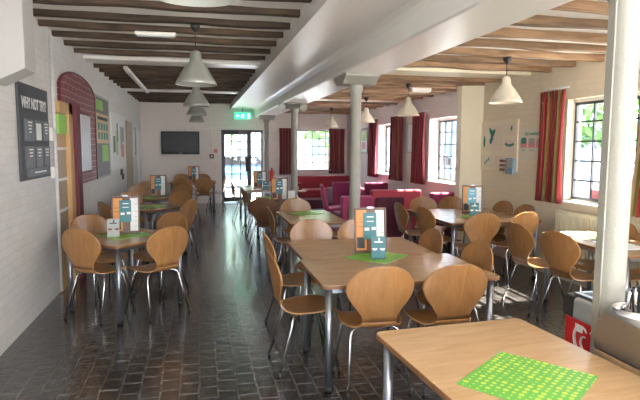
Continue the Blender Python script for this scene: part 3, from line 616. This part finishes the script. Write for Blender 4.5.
# ------------------------------------------------------------------ chairs
PROF = [(.240, .418, .07), (.232, .432, .125), (.212, .446, .165), (.165, .455, .193), (.10, .457, .207), (.03, .453, .211), (-.04, .448, .203), (-.10, .447, .182), (-.145, .452, .152), (-.178, .470, .124), (-.200, .502, .108),
        (-.213, .540, .112), (-.223, .580, .136), (-.233, .622, .170), (-.242, .665, .197), (-.250, .705, .211), (-.257, .745, .209), (-.263, .780, .194), (-.268, .812, .168), (-.272, .838, .134), (-.275, .858, .090), (-.277, .868, .045)]
PROF = [(y, z if z < .5 else .5 + (z - .5) * 1.06, h * (1.10 if z > .5 else 1.05)) for y, z, h in PROF]
def shell(prof, curl_from):
    mb = MB(); NU = 10; g = []; th = .011
    P = [Vector((0, y, z)) for y, z, _ in prof]
    def rows(off):
        out = []
        for k, (y, z, hw) in enumerate(prof):
            d = (P[min(k + 1, len(P) - 1)] - P[max(k - 1, 0)]).normalized(); nrm = Vector((0, -d.z, d.y)) * -1   # towards the sitter
            if nrm.z < -.2: nrm = -nrm
            r = []
            for i in range(NU + 1):
                u = -1 + 2 * i / NU; x = hw * math.sin(u * PI / 2)
                bend = (x / .21) ** 2
                q = Vector((x, y, z))
                if z > .52: q += Vector((0, 1, 0)) * .030 * bend
                else: q += Vector((0, 0, 1)) * .012 * bend
                r.append(mb.bm.verts.new(q - nrm * off))
            out.append(r)
        return out
    A = rows(0); B = rows(th)
    def grid(G, flip):
        for a, b in zip(G, G[1:]):
            for i in range(NU):
                vs = (a[i], a[i + 1], b[i + 1], b[i]); f = mb.bm.faces.new(vs[::-1] if flip else vs); f.smooth = True
    grid(A, False); grid(B, True)
    for i in range(NU): mb.bm.faces.new((A[0][i], A[0][i + 1], B[0][i + 1], B[0][i])); mb.bm.faces.new((A[-1][i], A[-1][i + 1], B[-1][i + 1], B[-1][i]))
    for k in range(len(A) - 1):
        for i in (0, NU): mb.bm.faces.new((A[k][i], A[k + 1][i], B[k + 1][i], B[k][i]))
    return mb
def make_chair(m):
    t = thing('dining_chair', '', 'chair')
    shell(PROF[:11], 0).build('seat', m, t); shell(PROF[10:], 0).build('backrest', m, t)
    for sx in (-1, 1):
        for sy, yt, yf in ((1, .10, .215), (-1, -.10, -.235)):
            lg = MB().tube([(sx * .05, yt * .55, .432), (sx * .13, yt, .428), (sx * .158, yt * 1.15, .415), (sx * .172, yt * 1.28, .385), (sx * .178, yt * 1.36, .34), (sx * .215, yf, .02)], .0085, 7).build('leg', M['chrome'], t)
            MB().tube([(sx * .214, yf, .035), (sx * .217, yf, 0.0)], .012, 8).build('foot_cap', M['black'], lg)
    MB().box((0, 0, .433), (.13, .17, .012)).build('seat_bracket', M['chrome'], t)
    return t
protos = {}
def chair(px, py, az, label, group, m='chair'):
    """px, py: where the top of the backrest stands; az: facing, degrees clockwise from the room's long axis"""
    a = math.radians(az); loc = (px + .272 * math.sin(a), py + .272 * math.cos(a), 0)
    if m not in protos:
        t = make_chair(M[m]); protos[m] = t; t.location = loc; t.rotation_euler.z = -a; tag(t, label, None, group); return t
    return dup(protos[m], loc, -a, label, group)
G1, G2, G3, G4, G5 = 'beech chairs around the front left table', 'beech chairs around the farther left tables', 'beech chairs around the large middle table', 'beech chairs along the right side', 'beech chairs around the far centre tables'
chair(-1.10, 5.27, 34, 'beech chair seen from behind at the near left corner of the front left table', G1)
chair(-.26, 5.25, -36, 'beech chair seen from behind on the aisle side of the front left table', G1)
chair(-1.21, 6.36, 140, 'beech chair against the left wall behind the near left chair', G1)
chair(-.27, 6.38, -140, 'beech chair on the far aisle corner of the front left table', G1)
chair(-1.30, 7.80, 60, 'beech chair half hidden behind the menu of the front left table', G2)
chair(-1.14, 9.47, 145, 'brown beech chair by the left wall at the far side of the second table', G2)
chair(-.28, 9.43, -145, 'brown beech chair on the aisle at the far side of the second table', G2)
chair(-.10, 7.88, -58, 'pale sunlit beech chair seen edge-on beside the aisle', G2)
chair(-1.15, 11.0, 150, 'beech chair by the left wall at the third table', G2)
chair(-.28, 10.95, -150, 'beech chair on the aisle at the third table', G2)
chair(-1.07, 12.3, 170, 'beech chair by the left wall beyond the third table', G2)
chair(-.34, 12.0, 20, 'pale beech chair between the third table and the end table', G2)
chair(-.36, 13.30, 4, 'beech chair at the near left of the table below the television', G2)
chair(.15, 13.38, -4, 'beech chair at the near right of the table below the television', G2)
chair(-.42, 15.25, 180, 'beech chair at the far left of the table below the television', G2)
chair(.12, 15.22, 180, 'beech chair at the far right of the table below the television', G2)
chair(.72, 14.2, -80, 'beech chair at the aisle end of the table below the television', G2)
# middle table
chair(1.15, 3.22, 2, 'large beech chair tucked in front of the middle table, left of two', G3)
chair(1.66, 3.17, 0, 'large beech chair tucked in front of the middle table, right of two', G3)
chair(.50, 3.90, 88, 'beech chair at the left of the middle table, nearer of two', G3)
chair(.57, 4.68, 88, 'beech chair at the left of the middle table, farther of two', G3)
chair(1.15, 5.50, 180, 'beech chair at the far side of the middle table, left of its menu', G3)
chair(1.64, 5.42, 180, 'beech chair behind the menu stand of the middle table', G3)
chair(2.16, 4.62, -92, 'small-looking beech chair back at the right of the middle table, farther of two', G3)
chair(2.23, 3.89, -92, 'small-looking beech chair back at the right of the middle table, nearer of two', G3)
# table behind the middle one
chair(.86, 6.75, 90, 'beech chair seen edge-on left of the small centre table', G5)
chair(1.40, 7.82, 180, 'beech chair at the far end of the small centre table', G5)
chair(2.13, 7.10, -92, 'brown beech chair right of the small centre table by the column', G5)
chair(.93, 7.90, 25, 'dark brown chair back standing at the aisle by the farther centre table', G5, 'darkchair')
chair(.80, 9.35, 88, 'pale chair edge-on at the aisle, near one of the farther centre table', G5)
chair(.80, 10.2, 88, 'pale chair edge-on at the aisle, far one of the farther centre table', G5)
chair(.70, 11.7, 88, 'pale chair edge-on in front of the glazed door', G5)
# right side tables
chair(2.69, 6.96, 88, 'beech chair edge-on at the left of the right-hand table, farther of two', G4)
chair(2.82, 6.42, 84, 'beech chair edge-on at the left of the right-hand table, nearer of two', G4)
chair(3.38, 7.72, 180, 'pale sunlit beech chair before the magenta booth seat', G4)
chair(3.86, 7.72, 180, 'pale beech chair before the cream pier', G4)
chair(3.25, 5.64, 2, 'orange-lit beech chair at the near side of the right-hand table', G4)
chair(3.83, 5.66, -12, 'broad orange-lit beech chair between the two right-hand tables', G4)
chair(4.30, 6.90, -95, 'small beech chair back against the near right wall below the cactus prints', G4)
chair(4.33, 6.40, -92, 'small beech chair back against the near right wall below the curtain', G4)
chair(3.14, 4.84, 86, 'beech chair back with orange-lit seat at the sunlit window table, left of two', G4)
chair(3.20, 4.28, 80, 'beech chair back with orange-lit seat at the sunlit window table, right of two', G4)
chair(4.31, 4.70, -92, 'beech chair glimpsed left of the thick column by the radiator', G4)
chair(4.30, 4.24, -92, 'beech chair right of the thick column by the radiator', G4)

# ------------------------------------------------------------------ tables
def rrect(w_, d_, r, n=5):
    out = []
    for cx, cy, a0 in ((w_ / 2 - r, d_ / 2 - r, 0), (-w_ / 2 + r, d_ / 2 - r, PI / 2), (-w_ / 2 + r, -d_ / 2 + r, PI), (w_ / 2 - r, -d_ / 2 + r, 1.5 * PI)):
        for k in range(n + 1): out.append((cx + r * math.cos(a0 + PI / 2 * k / n), cy + r * math.sin(a0 + PI / 2 * k / n)))
    return out
def table(cx, cy, w_, d_, rot, label, group=None):
    t = thing('dining_table', label, 'table', (cx, cy, 0), rot, group)
    mb = MB(); mb.prism(rrect(w_ - .004, d_ - .004, .035), 'z', .737, .742)
    top = mb.build('tabletop', M['beech'], t, bev=.001)
    mb = MB(); mb.prism(rrect(w_, d_, .036), 'z', .714, .7385); mb.build('edge_lipping', M['beech_edge'], top, bev=.003)
    ap = MB(); a, b = w_ / 2 - .07, d_ / 2 - .07
    ap.bb((-a, -b - .012, .675), (a, -b + .012, .714)).bb((-a, b - .012, .675), (a, b + .012, .714)).bb((-a - .012, -b, .675), (-a + .012, b, .714)).bb((a - .012, -b, .675), (a + .012, b, .714))
    ap.build('under_frame', M['greymetal'], t)
    a, b = w_ / 2 - .055, d_ / 2 - .055
    for sx in (-1, 1):
        for sy in (-1, 1):
            lg = MB().tube([(sx * a, sy * b, .02), (sx * a, sy * b, .714)], .024, 12).build('leg', M['greymetal'], t)
            MB().tube([(sx * a, sy * b, 0), (sx * a, sy * b, .03)], .027, 12).build('foot_cap', M['black'], lg)
    return t
table(1.292, 1.80, .83, 1.36, math.radians(3.6), 'large light beech table in the bottom right corner under a dotted placemat')
table(1.435, 3.785, 1.30, .86, 0, 'beech table of the large middle pair, nearer half with two chairs tucked in front', 'two beech tables pushed together in the middle')
table(1.41, 4.65, 1.18, .86, 0, 'beech table of the large middle pair, farther half under the menu stand', 'two beech tables pushed together in the middle')
table(-.73, 5.70, .86, .86, math.radians(45), 'beech table set cornerwise at the front of the left wall row', 'tables along the left wall')
table(-.73, 8.45, .86, .86, math.radians(45), 'second beech table from the front in the left wall row', 'tables along the left wall')
table(-.75, 10.10, .80, .80, math.radians(45), 'third beech table from the front in the left wall row', 'tables along the left wall')
table(-.12, 14.20, 1.15, .80, 0, 'beech table standing below the television', 'tables along the left wall')
table(1.42, 6.84, .72, 1.26, 0, 'narrow beech table behind the large middle pair', 'far centre tables')
table(1.38, 9.15, .75, 1.35, 0, 'beech table farther up the centre row by the third column', 'far centre tables')
table(1.28, 11.9, .75, 1.40, 0, 'farthest beech table of the centre row before the glazed door', 'far centre tables')
table(3.58, 6.62, 1.24, 1.46, 0, 'beech table with window reflections left of the right-hand menu stand', 'right-hand tables')
table(3.88, 4.42, .62, 1.30, math.radians(-4), 'sunlit beech table by the near window with papers on it', 'right-hand tables')

# ------------------------------------------------------------------ placemats, menus, cards
def placemat(x, y, w_, d_, rot, label, m=None):
    o = MB(); o.prism(rrect(w_, d_, .006, 2), 'z', 0, .0025)
    ob = o.build('placemat', m or M['mat_near']); ob.location = (x, y, .7425); ob.rotation_euler.z = math.radians(rot)
    tag(ob, label, 'placemat', 'green dotted placemats'); return ob
placemat(1.25, 1.795, .436, .398, 36.6, 'large green placemat with yellow dots on the bottom right table')
placemat(1.44, 4.13 + .06, .42, .38, 42, 'green placemat under the menu stand of the large middle table')
placemat(-.73, 5.73, .42, .40, 38, 'green placemat on the front left table')
placemat(-.72, 8.42, .42, .40, 38, 'green placemat on the second left table')
placemat(-.78, 9.92, .42, .40, 38, 'green placemat on the third left table')
placemat(1.42, 7.15, .42, .36, 30, 'green placemat on the narrow table behind the middle pair')
placemat(1.32, 9.45, .42, .36, 30, 'green placemat on the centre table by the third column')
placemat(1.22, 11.8, .42, .40, 40, 'green placemat on the farthest centre table')
placemat(3.58, 6.40, .42, .36, 35, 'green placemat under the right-hand menu stand')
placemat(3.98, 4.66, .30, .26, 10, 'green placemat on the sunlit window table')
def menu(x, y, rot, label, teal='teal'):
    t = thing('menu_stand', label, 'menu', (x, y, .753), math.radians(rot), 'menu stands on the tables')
    T = Matrix.Rotation(math.radians(-7), 3, 'X')
    t.scale = (1.1, 1.1, 1.1)
    def pb(c, s): return MB().box(T @ Vector(c), s, T)
    f = MB(); f.box(T @ Vector((0, .006, .17)), (.25, .010, .35), T); 
    for c, s in (((-.119, -.005, .17), (.015, .016, .35)), ((.119, -.005, .17), (.015, .016, .35)), ((0, -.005, .34), (.25, .016, .015)), ((0, -.005, .006), (.25, .016, .013))): f.box(T @ Vector(c), s, T)
    f.build('clipboard', M['walnut'], t, bev=.001)
    pb((-.070, -.001, .172), (.082, .003, .31)).build('orange_sheet', M['orange'], t)
    for z in (.235, .20): pb((-.078, -.0035, z), (.06, .002, .004)).build('printed_line', M['brownfood'], t)
    pb((-.075, -.0035, .075), (.062, .002, .085)).build('black_panel', M['dark'], t)
    pb((.075, -.001, .172), (.070, .003, .31)).build('white_sheet', M['paper'], t)
    for z in (.27, .2, .15, .11, .06): pb((.092, -.0035, z), (.025, .002, .006)).build('printed_line', M['greypaper'], t)
    tc_ = pb((-.004, -.006, .205), (.106, .003, .205)).build('hanging_card', M[teal], t)
    pb((0, -.0085, .275), (.055, .002, .009)).build('title_line', M['paper'], tc_); pb((0, -.0085, .24), (.055, .002, .007)).build('title_line', M['paper'], tc_)
    pb((-.027, -.0085, .18), (.036, .002, .022)).build('cup_picture', M['paper'], tc_); pb((.027, -.0085, .185), (.034, .002, .022)).build('cup_picture', M['paper'], tc_)
    MB().box(T @ Vector((0, -.008, .348)), (.05, .014, .012), T).build('clip', M['greymetal'], t)
    MB().box(Vector((0, .055, .0)) + Vector((0, .0, .15)), (.05, .006, .30), Matrix.Rotation(math.radians(8), 3, 'X')).build('back_strut', M['walnut'], t)
    return t
menu(1.43, 4.33, -6, 'brown menu clipboard with teal card on the large middle table')
menu(-.735, 5.82, 2, 'brown menu clipboard with teal card on the front left table')
menu(-.70, 10.05, 2, 'brown menu clipboard with teal card on the third left table')
menu(-.10, 14.25, 2, 'small distant menu clipboard on the table below the television')
menu(1.33, 8.90, -6, 'brown menu clipboard on the centre table by the third column')
menu(1.29, 11.45, -6, 'brown menu clipboard on the farthest centre table')
menu(3.66, 6.68, -20, 'menu clipboard with light blue card on the right-hand table', 'blue')
def talker(x, y, rot, label, m):
    t = thing('table_card', label, 'table card', (x, y, .7465), math.radians(rot), 'small standing table cards')
    T = Matrix.Rotation(math.radians(-8), 3, 'X')
    MB().box(T @ Vector((0, 0, .09)), (.115, .005, .18), T).build('front_sheet', M[m], t, bev=.001)
    T2 = Matrix.Rotation(math.radians(12), 3, 'X')
    MB().box(Vector((0, .045, .088)), (.11, .003, .178), T2).build('rear_sheet', M['greypaper'], t)
    q = MB(); q.box(T @ Vector((0, -.0035, .135)), (.07, .002, .010), T)
    q.box(T @ Vector((0.005, -.0035, .155)), (.012, .002, .03), T)
    q.build('title_print', M['paper'] if m != 'greypaper' else M['dark'], t)
    for sx in (-.03, .032):
        q = MB(); n = 12; R = .022; vs = [Vector((sx + R * math.cos(PI + PI * k / (n - 1)), -.0035, .085 + R * .9 * math.sin(PI + PI * k / (n - 1)))) for k in range(n)]
        a = [q.bm.verts.new(T @ v) for v in vs]; b = [q.bm.verts.new(T @ (v + Vector((0, .002, 0)))) for v in vs]
        q.bm.faces.new(a); q.bm.faces.new(b[::-1])
        for k in range(n): q.bm.faces.new((a[k], a[(k + 1) % n], b[(k + 1) % n], b[k]))
        q.build('bowl_picture', M['paper'] if m != 'greypaper' else M['brownfood'], t)
    return t
talker(1.42, 4.09, -14, 'small teal table card in front of the middle menu', 'teal')
talker(-.83, 5.62, 4, 'small grey table card in front of the front left menu', 'greypaper')
talker(3.55, 6.42, -26, 'small teal table card in front of the right-hand menu', 'teal')
talker(1.50, 8.72, -8, 'small white table card beside the menu by the third column', 'paper')
talker(1.40, 11.35, -8, 'small teal table card on the farthest centre table', 'teal')
# papers on the sunlit table
for i, (x, y, r, w_, d_) in enumerate(((3.80, 4.92, 8, .36, .22), (3.84, 4.22, -5, .30, .42))):
    o = MB().bb((-w_ / 2, -d_ / 2, 0), (w_ / 2, d_ / 2, .004)).build('paper_sheet', M['paper']); o.location = (x, y, .743); o.rotation_euler.z = math.radians(r)
    tag(o, ['large white paper at the far end of the sunlit window table', 'white paper at the near end of the sunlit window table'][i], 'paper', 'papers on the sunlit table')

# ------------------------------------------------------------------ cutlery box on its side counter
ct = thing('side_counter', 'narrow beech counter carrying the steel cutlery box', 'counter', (0, 0, 0))
MB().bb((1.756, 1.20, .715), (1.96, 2.04, .741)).build('worktop', M['beech'], ct)
for x in (1.78, 1.93):
    for y in (1.23, 2.0): MB().tube([(x, y, 0), (x, y, .715)], .02, 10).build('leg', M['greymetal'], ct)
sb_ = thing('cutlery_box', 'brushed steel cutlery dispenser with a sloping front on the corner table', 'cutlery holder')
mb = MB(); mb.prism([(2.04, .743), (2.04, .865), (1.985, .93), (1.20, .87), (1.20, .743)], 'x', 1.750, 1.965)
mb.build('steel_case', M['steel'], sb_, bev=.004)
MB().lathe([(.085, .0), (.088, .035), (.080, .035), (.074, -.002)], (1.862, 1.95, .915), 24).build('cutlery_ring', M['chrome'], sb_)
random.seed(3)
for i in range(14):
    a = random.random() * 2 * PI; r = random.uniform(.01, .055); x = 1.862 + r * math.cos(a); y = 1.95 + r * math.sin(a)
    o = MB(); L = random.uniform(.08, .115); o.tube([(0, 0, 0), (0, 0, L * .5), (0, 0, L), (0, 0, L + .006)], [.004, .006, .008, .004], 8)
    ob = o.build('table_knife', M['black'] if i % 3 else M['chrome']); ob.location = (x, y, .916)
    ob.rotation_euler = (random.uniform(-.12, .12), random.uniform(-.15, .15), 0)
    tag(ob, 'piece of cutlery standing handle-up in the steel cutlery box', 'cutlery', 'cutlery in the steel box')
# freezer
fz = thing('ice_cream_freezer', 'red and grey chest freezer with a heart logo behind the thick column', 'freezer')
x0, x1, y0, y1 = 1.975, 2.62, 1.45, 2.56
MB().bb((x0 + .012, y0, .05), (x1, y1 - .01, .725)).build('cabinet', M['red'], fz, bev=.008)
cl = MB().bb((x0, y0 - .01, .725), (x1 + .01, y1 - .0, .845)).build('rim', M['palegrey'], fz, bev=.02, bseg=3)
MB().bb((x0 - .004, y1 - .10, .728), (x0 + .08, y1 + .004, .849)).build('corner_cap', M['black'], fz, bev=.02, bseg=3)
MB().bb((x0 + .06, y0 + .05, .845), (x1 - .05, y1 - .07, .853)).build('lid_glass', M['tvblack'], fz, bev=.003)
MB().bb((x0 + .05, y1 - .075, .845), (x1 - .04, y1 - .05, .862)).bb((x0 + .03, y0 + .05, .845), (x0 + .06, y1 - .05, .862)).build('lid_rail', M['greymetal'], fz)
MB().bb((x0 + .008, y1 - .155, .665), (x0 + .0125, y1 - .10, .705)).build('sticker', M['paper'], fz)
mb = MB(); cyy, czz = 2.36, .60     # heart swirl: two mirrored loops
def hp(t, k, s):
    return Vector((x0 + .008, cyy + s * k * .13 * (0.16 * 5) * math.sin(t) ** 3, czz + k * .0085 * (13 * math.cos(t) - 5 * math.cos(2 * t) - 2 * math.cos(3 * t) - math.cos(4 * t))))
mb.tube([hp(.5 + 5.2 * i / 40, 1.0, 1) for i in range(41)], [.005 + .005 * math.sin(PI * i / 40) for i in range(41)], 6)
mb.tube([hp(.8 + 4.3 * i / 32, .5, 1) for i in range(33)], [.004 + .004 * math.sin(PI * i / 32) for i in range(33)], 6)
mb.build('heart_logo', M['paper'], fz)
MB().bb((x0 + .05, y0 + .05, 0), (x1 - .05, y1 - .06, .05)).build('plinth', M['black'], fz)

# ------------------------------------------------------------------ lounge corner
def sofa(name, label, cat, loc, rz, L, D, H, m, group=None, arms=(1, 1), seath=.42, mseat=None, legs=True, back=.16):
    """origin at floor centre; faces local +y"""
    t = thing(name, label, cat, loc, rz, group)
    MB().bb((-L / 2, -D / 2 + back * .6, .10), (L / 2, D / 2, seath - .10)).build('base', m, t, bev=.02)
    n = max(1, round((L - .2) / .75)); w_ = (L - (.14 if arms[0] else 0) - (.14 if arms[1] else 0)) / n; xs = -L / 2 + (.14 if arms[0] else 0)
    for i in range(n): MB().bb((xs + w_ * i + .004, -D / 2 + back, seath - .10), (xs + w_ * (i + 1) - .004, D / 2 + .01, seath + .03)).build('seat_cushion', mseat or m, t, bev=.03, bseg=3)
    MB().bb((-L / 2, -D / 2, .10), (L / 2, -D / 2 + back, H)).build('backrest', m, t, bev=.035, bseg=3)
    for k, s in enumerate((-1, 1)):
        if arms[k]: MB().bb((s * L / 2, -D / 2 + .05, .10), (s * (L / 2 - .14), D / 2, H - .16)).build('armrest', m, t, bev=.035, bseg=3)
    for sx in (-1, 1):
        for sy in (-1, 1): MB().tube([(sx * (L / 2 - .08), sy * (D / 2 - .08), 0), (sx * (L / 2 - .08), sy * (D / 2 - .08), .11)], .02, 8).build('leg', M['chrome'], t)
    return t
sofa('sofa', 'long red sofa under the end wall window', 'sofa', (3.55, 15.1, 0), PI, 1.70, .8, .80, M['redfab'])
sofa('sofa', 'long red booth sofa with its back to the dining tables', 'sofa', (3.60, 9.75, 0), 0, .98, .75, .86, M['redfab'], arms=(0, 0))
sofa('booth_seat', 'magenta booth seat in front of the window by the pier', 'sofa', (4.20, 8.95, 0), 0, .46, .62, .86, M['magfab'], arms=(0, 0))
sofa('armchair', 'magenta armchair left of the second column with sun on top', 'armchair', (3.44, 12.6, 0), .0, .68, .75, .82, M['magfab'])
sofa('armchair', 'magenta armchair right of the second column below the curtains', 'armchair', (4.10, 12.35, 0), 0, .56, .75, .82, M['magfab'])
sofa('armchair', 'bright pink armchair with a broad sun patch beside the second column', 'armchair', (2.76, 9.45, 0), .0, .58, .70, .78, M['pinkfab'], arms=(0, 0))
sofa('armchair', 'dark maroon chair with its back to the dining tables', 'armchair', (3.04, 8.45, 0), 0, .50, .5, .84, M['darkfab'], arms=(0, 0), back=.07)
sofa('armchair', 'small dark maroon chair glimpsed behind the right-hand menu', 'armchair', (4.14, 8.28, 0), 0, .5, .4, .80, M['darkfab'], arms=(0, 0), back=.07)
ot = thing('ottoman', 'dark maroon ottoman bench on a white base left of the second column', 'ottoman', (2.42, 11.6, 0))
MB().bb((-.32, -.25, .30), (.32, .25, .50)).build('cushion', M['darkfab'], ot, bev=.025)
MB().bb((-.28, -.21, .24), (.28, .21, .30)).build('base', M['paper'], ot)
for sx in (-1, 1):
    for sy in (-1, 1): MB().tube([(sx * .25, sy * .18, 0), (sx * .25, sy * .18, .25)], .018, 8).build('leg', M['paper'], ot)
pk = thing('lounge_chair', 'pink upholstered chair on thin white legs facing the window', 'chair', (2.82, 10.9, 0), -PI / 2 - .15)
mb = MB(); mb.prism([(.25, .42), (-.16, .38), (-.27, .86), (-.33, .86), (-.24, .32), (.25, .34)], 'x', -.24, .24); mb.build('upholstered_shell', M['pinkfab'], pk, bev=.02, bseg=3)
for sx in (-1, 1):
    for sy in (-1, 1): MB().tube([(sx * .16, sy * .12, .34), (sx * .22, sy * .22, 0)], .010, 8).build('leg', M['paper'], pk)
lt = thing('side_table', 'low lounge table between the pink chair and the red sofa', 'table', (2.55, 13.9, 0))
MB().lathe([(0, .50), (.25, .50), (.26, .485), (.25, .47), (0, .47)], n=24).build('tabletop', M['beech'], lt); MB().tube([(0, 0, .02), (0, 0, .47)], .025, 10).build('pole', M['chrome'], lt); MB().lathe([(0, 0), (.18, 0), (.18, .015), (0, .03)], n=20).build('base', M['chrome'], lt)
o = MB().lathe([(0, 0), (.035, 0), (.042, .11), (.037, .11), (.032, .01), (0, .01)], (2.55, 13.9, .501), 16).build('cup', M['sand']); tag(o, 'tan cup standing on the low lounge table', 'cup')
# things on the near window sill
for i, (y, h_, m, l_) in enumerate(((5.35, .16, 'rose', 'small pink box leaning on the near window sill'), (5.05, .07, 'orange', 'low orange box on the near window sill'))):
    o = MB().bb((4.55, y, 0), (4.68, y + .14, h_)).build('sill_box', M[m], bev=.004); o.location.z = 1.001; tag(o, l_, 'box')
w_ = thing('leaflet_stand', 'white sloping leaflet stand on the near window sill', 'stand', (4.62, 5.28, 1.001))
MB().prism([(-.05, 0), (.05, 0), (.0, .26), (-.012, .26)], 'x', -.06, .06).build('panel', M['paper'], w_)
MB().bb((-.04, -.03, .08), (-.062, .03, .14)).build('leaflet', M['rose'], w_)

# ------------------------------------------------------------------ outside
struct('ground', MB().bb((XR + .03, -40, -.25), (60, 70, -.15)).bb((-40, YB + .4, -.25), (XR + .03, 70, -.15)).bb((-40, -40, -.25), (XR + .03, Y0 - .31, -.15)), M['tarmac'], 'pale sunlit yard outside')
def building(x0, y0, x1, y1, h, m, label, face, nwin):
    t = thing('building', label, 'building')
    MB().bb((x0, y0, -.15), (x1, y1, h)).build('walls', m, t)
    MB().bb((x0 - .2, y0 - .2, h), (x1 + .2, y1 + .2, h + .25)).build('roof', M['bluewall'], t)
    for i in range(nwin):
        for z in (1.0, 3.6):
            if z + 1.4 > h: continue
            if face == 'y': x = x0 + (x1 - x0) * (i + .5) / nwin; MB().bb((x - .5, y0 - .06, z), (x + .5, y0, z + 1.3)).build('window', M['bluewall'], t)
            else: y = y0 + (y1 - y0) * (i + .5) / nwin; MB().bb((x0 - .06, y - .5, z), (x0, y + .5, z + 1.3)).build('window', M['bluewall'], t)
building(-6, 34, 9, 42, 2.9, M['render'], 'white low building seen through the glazed door', 'y', 6)
building(16, 9, 22, 24, 5.5, M['render'], 'white building seen through the near window', 'x', 6)
building(15, 27, 20, 40, 5.5, M['bluewall'], 'grey blue building seen through the far right windows', 'x', 5)
def tree(x, y, h, r, label):
    t = thing('tree', label, 'tree', (x, y, -.15), group='trees outside the windows')
    MB().tube([(0, 0, 0), (.05, 0, h * .5), (0, .05, h * .8)], [.16, .12, .05], 8).build('trunk', M['bark'], t)
    bm = bmesh.new()
    for k in range(700):
        u = random.gauss(0, 1), random.gauss(0, 1), random.gauss(0, 1); L = math.sqrt(sum(q * q for q in u)) or 1; rr = r * random.uniform(.55, 1.0)
        c = Vector((u[0] / L * rr, u[1] / L * rr, h * .68 + u[2] / L * rr * .9)); s = random.uniform(.12, .26)
        R3 = Matrix.Rotation(random.random() * 6, 3, 'X') @ Matrix.Rotation(random.random() * 6, 3, 'Z')
        vs = [bm.verts.new(c + R3 @ Vector(p) * s) for p in ((-1, 0, 0), (0, -.5, .1), (1, 0, 0), (0, .5, -.1))]; bm.faces.new(vs)
    me = bpy.data.meshes.new('crown'); bm.to_mesh(me); bm.free(); me.materials.append(M['leaf']); o = bpy.data.objects.new('crown', me); C.objects.link(o); o.parent = t
for x, y, h, r, l_ in ((1.2, 28, 5.5, 2.2, 'green tree left through the glazed door'), (6.4, 26, 5.2, 1.9, 'green tree right through the glazed door'), (11.6, 36, 6, 2.2, 'green tree beyond the end wall window'), (12.3, 12.4, 5.0, 2.0, 'green tree beyond the near window'), (13.2, 17.0, 4.8, 1.8, 'green tree beyond the left edge of the near window'), (12.0, 29.0, 4.8, 1.8, 'green tree beyond the window by the pier')): tree(x, y, h, r, l_)
def car(x, y, rz, m, label):
    t = thing('car', label, 'car', (x, y, -.15), rz, 'parked cars outside')
    MB().prism([(-2.1, .35), (-2.1, .80), (-1.9, .92), (-1.1, .98), (-.6, 1.42), (.8, 1.46), (1.5, 1.02), (2.05, .90), (2.1, .35)], 'y', -.82, .82).build('body', m, t, bev=.05)
    MB().prism([(-1.0, 1.0), (-.58, 1.37), (.75, 1.40), (1.3, 1.02)], 'y', -.83, .83).build('side_windows', M['tvblack'], t)
    for sx in (-1.3, 1.3):
        for sy in (-.75, .75): MB().tube([(sx, sy - .1, .32), (sx, sy + .1, .32)], .32, 20).build('wheel', M['black'], t)
car(1.6, 24, 0, M['carpaint'], 'blue car parked beyond the glazed door')
car(11.5, 23.0, 1.9, M['carpaint'], 'blue car parked beyond the window by the pier')
car(9.5, 27, .3, M['carred'], 'red car parked beyond the far right windows')
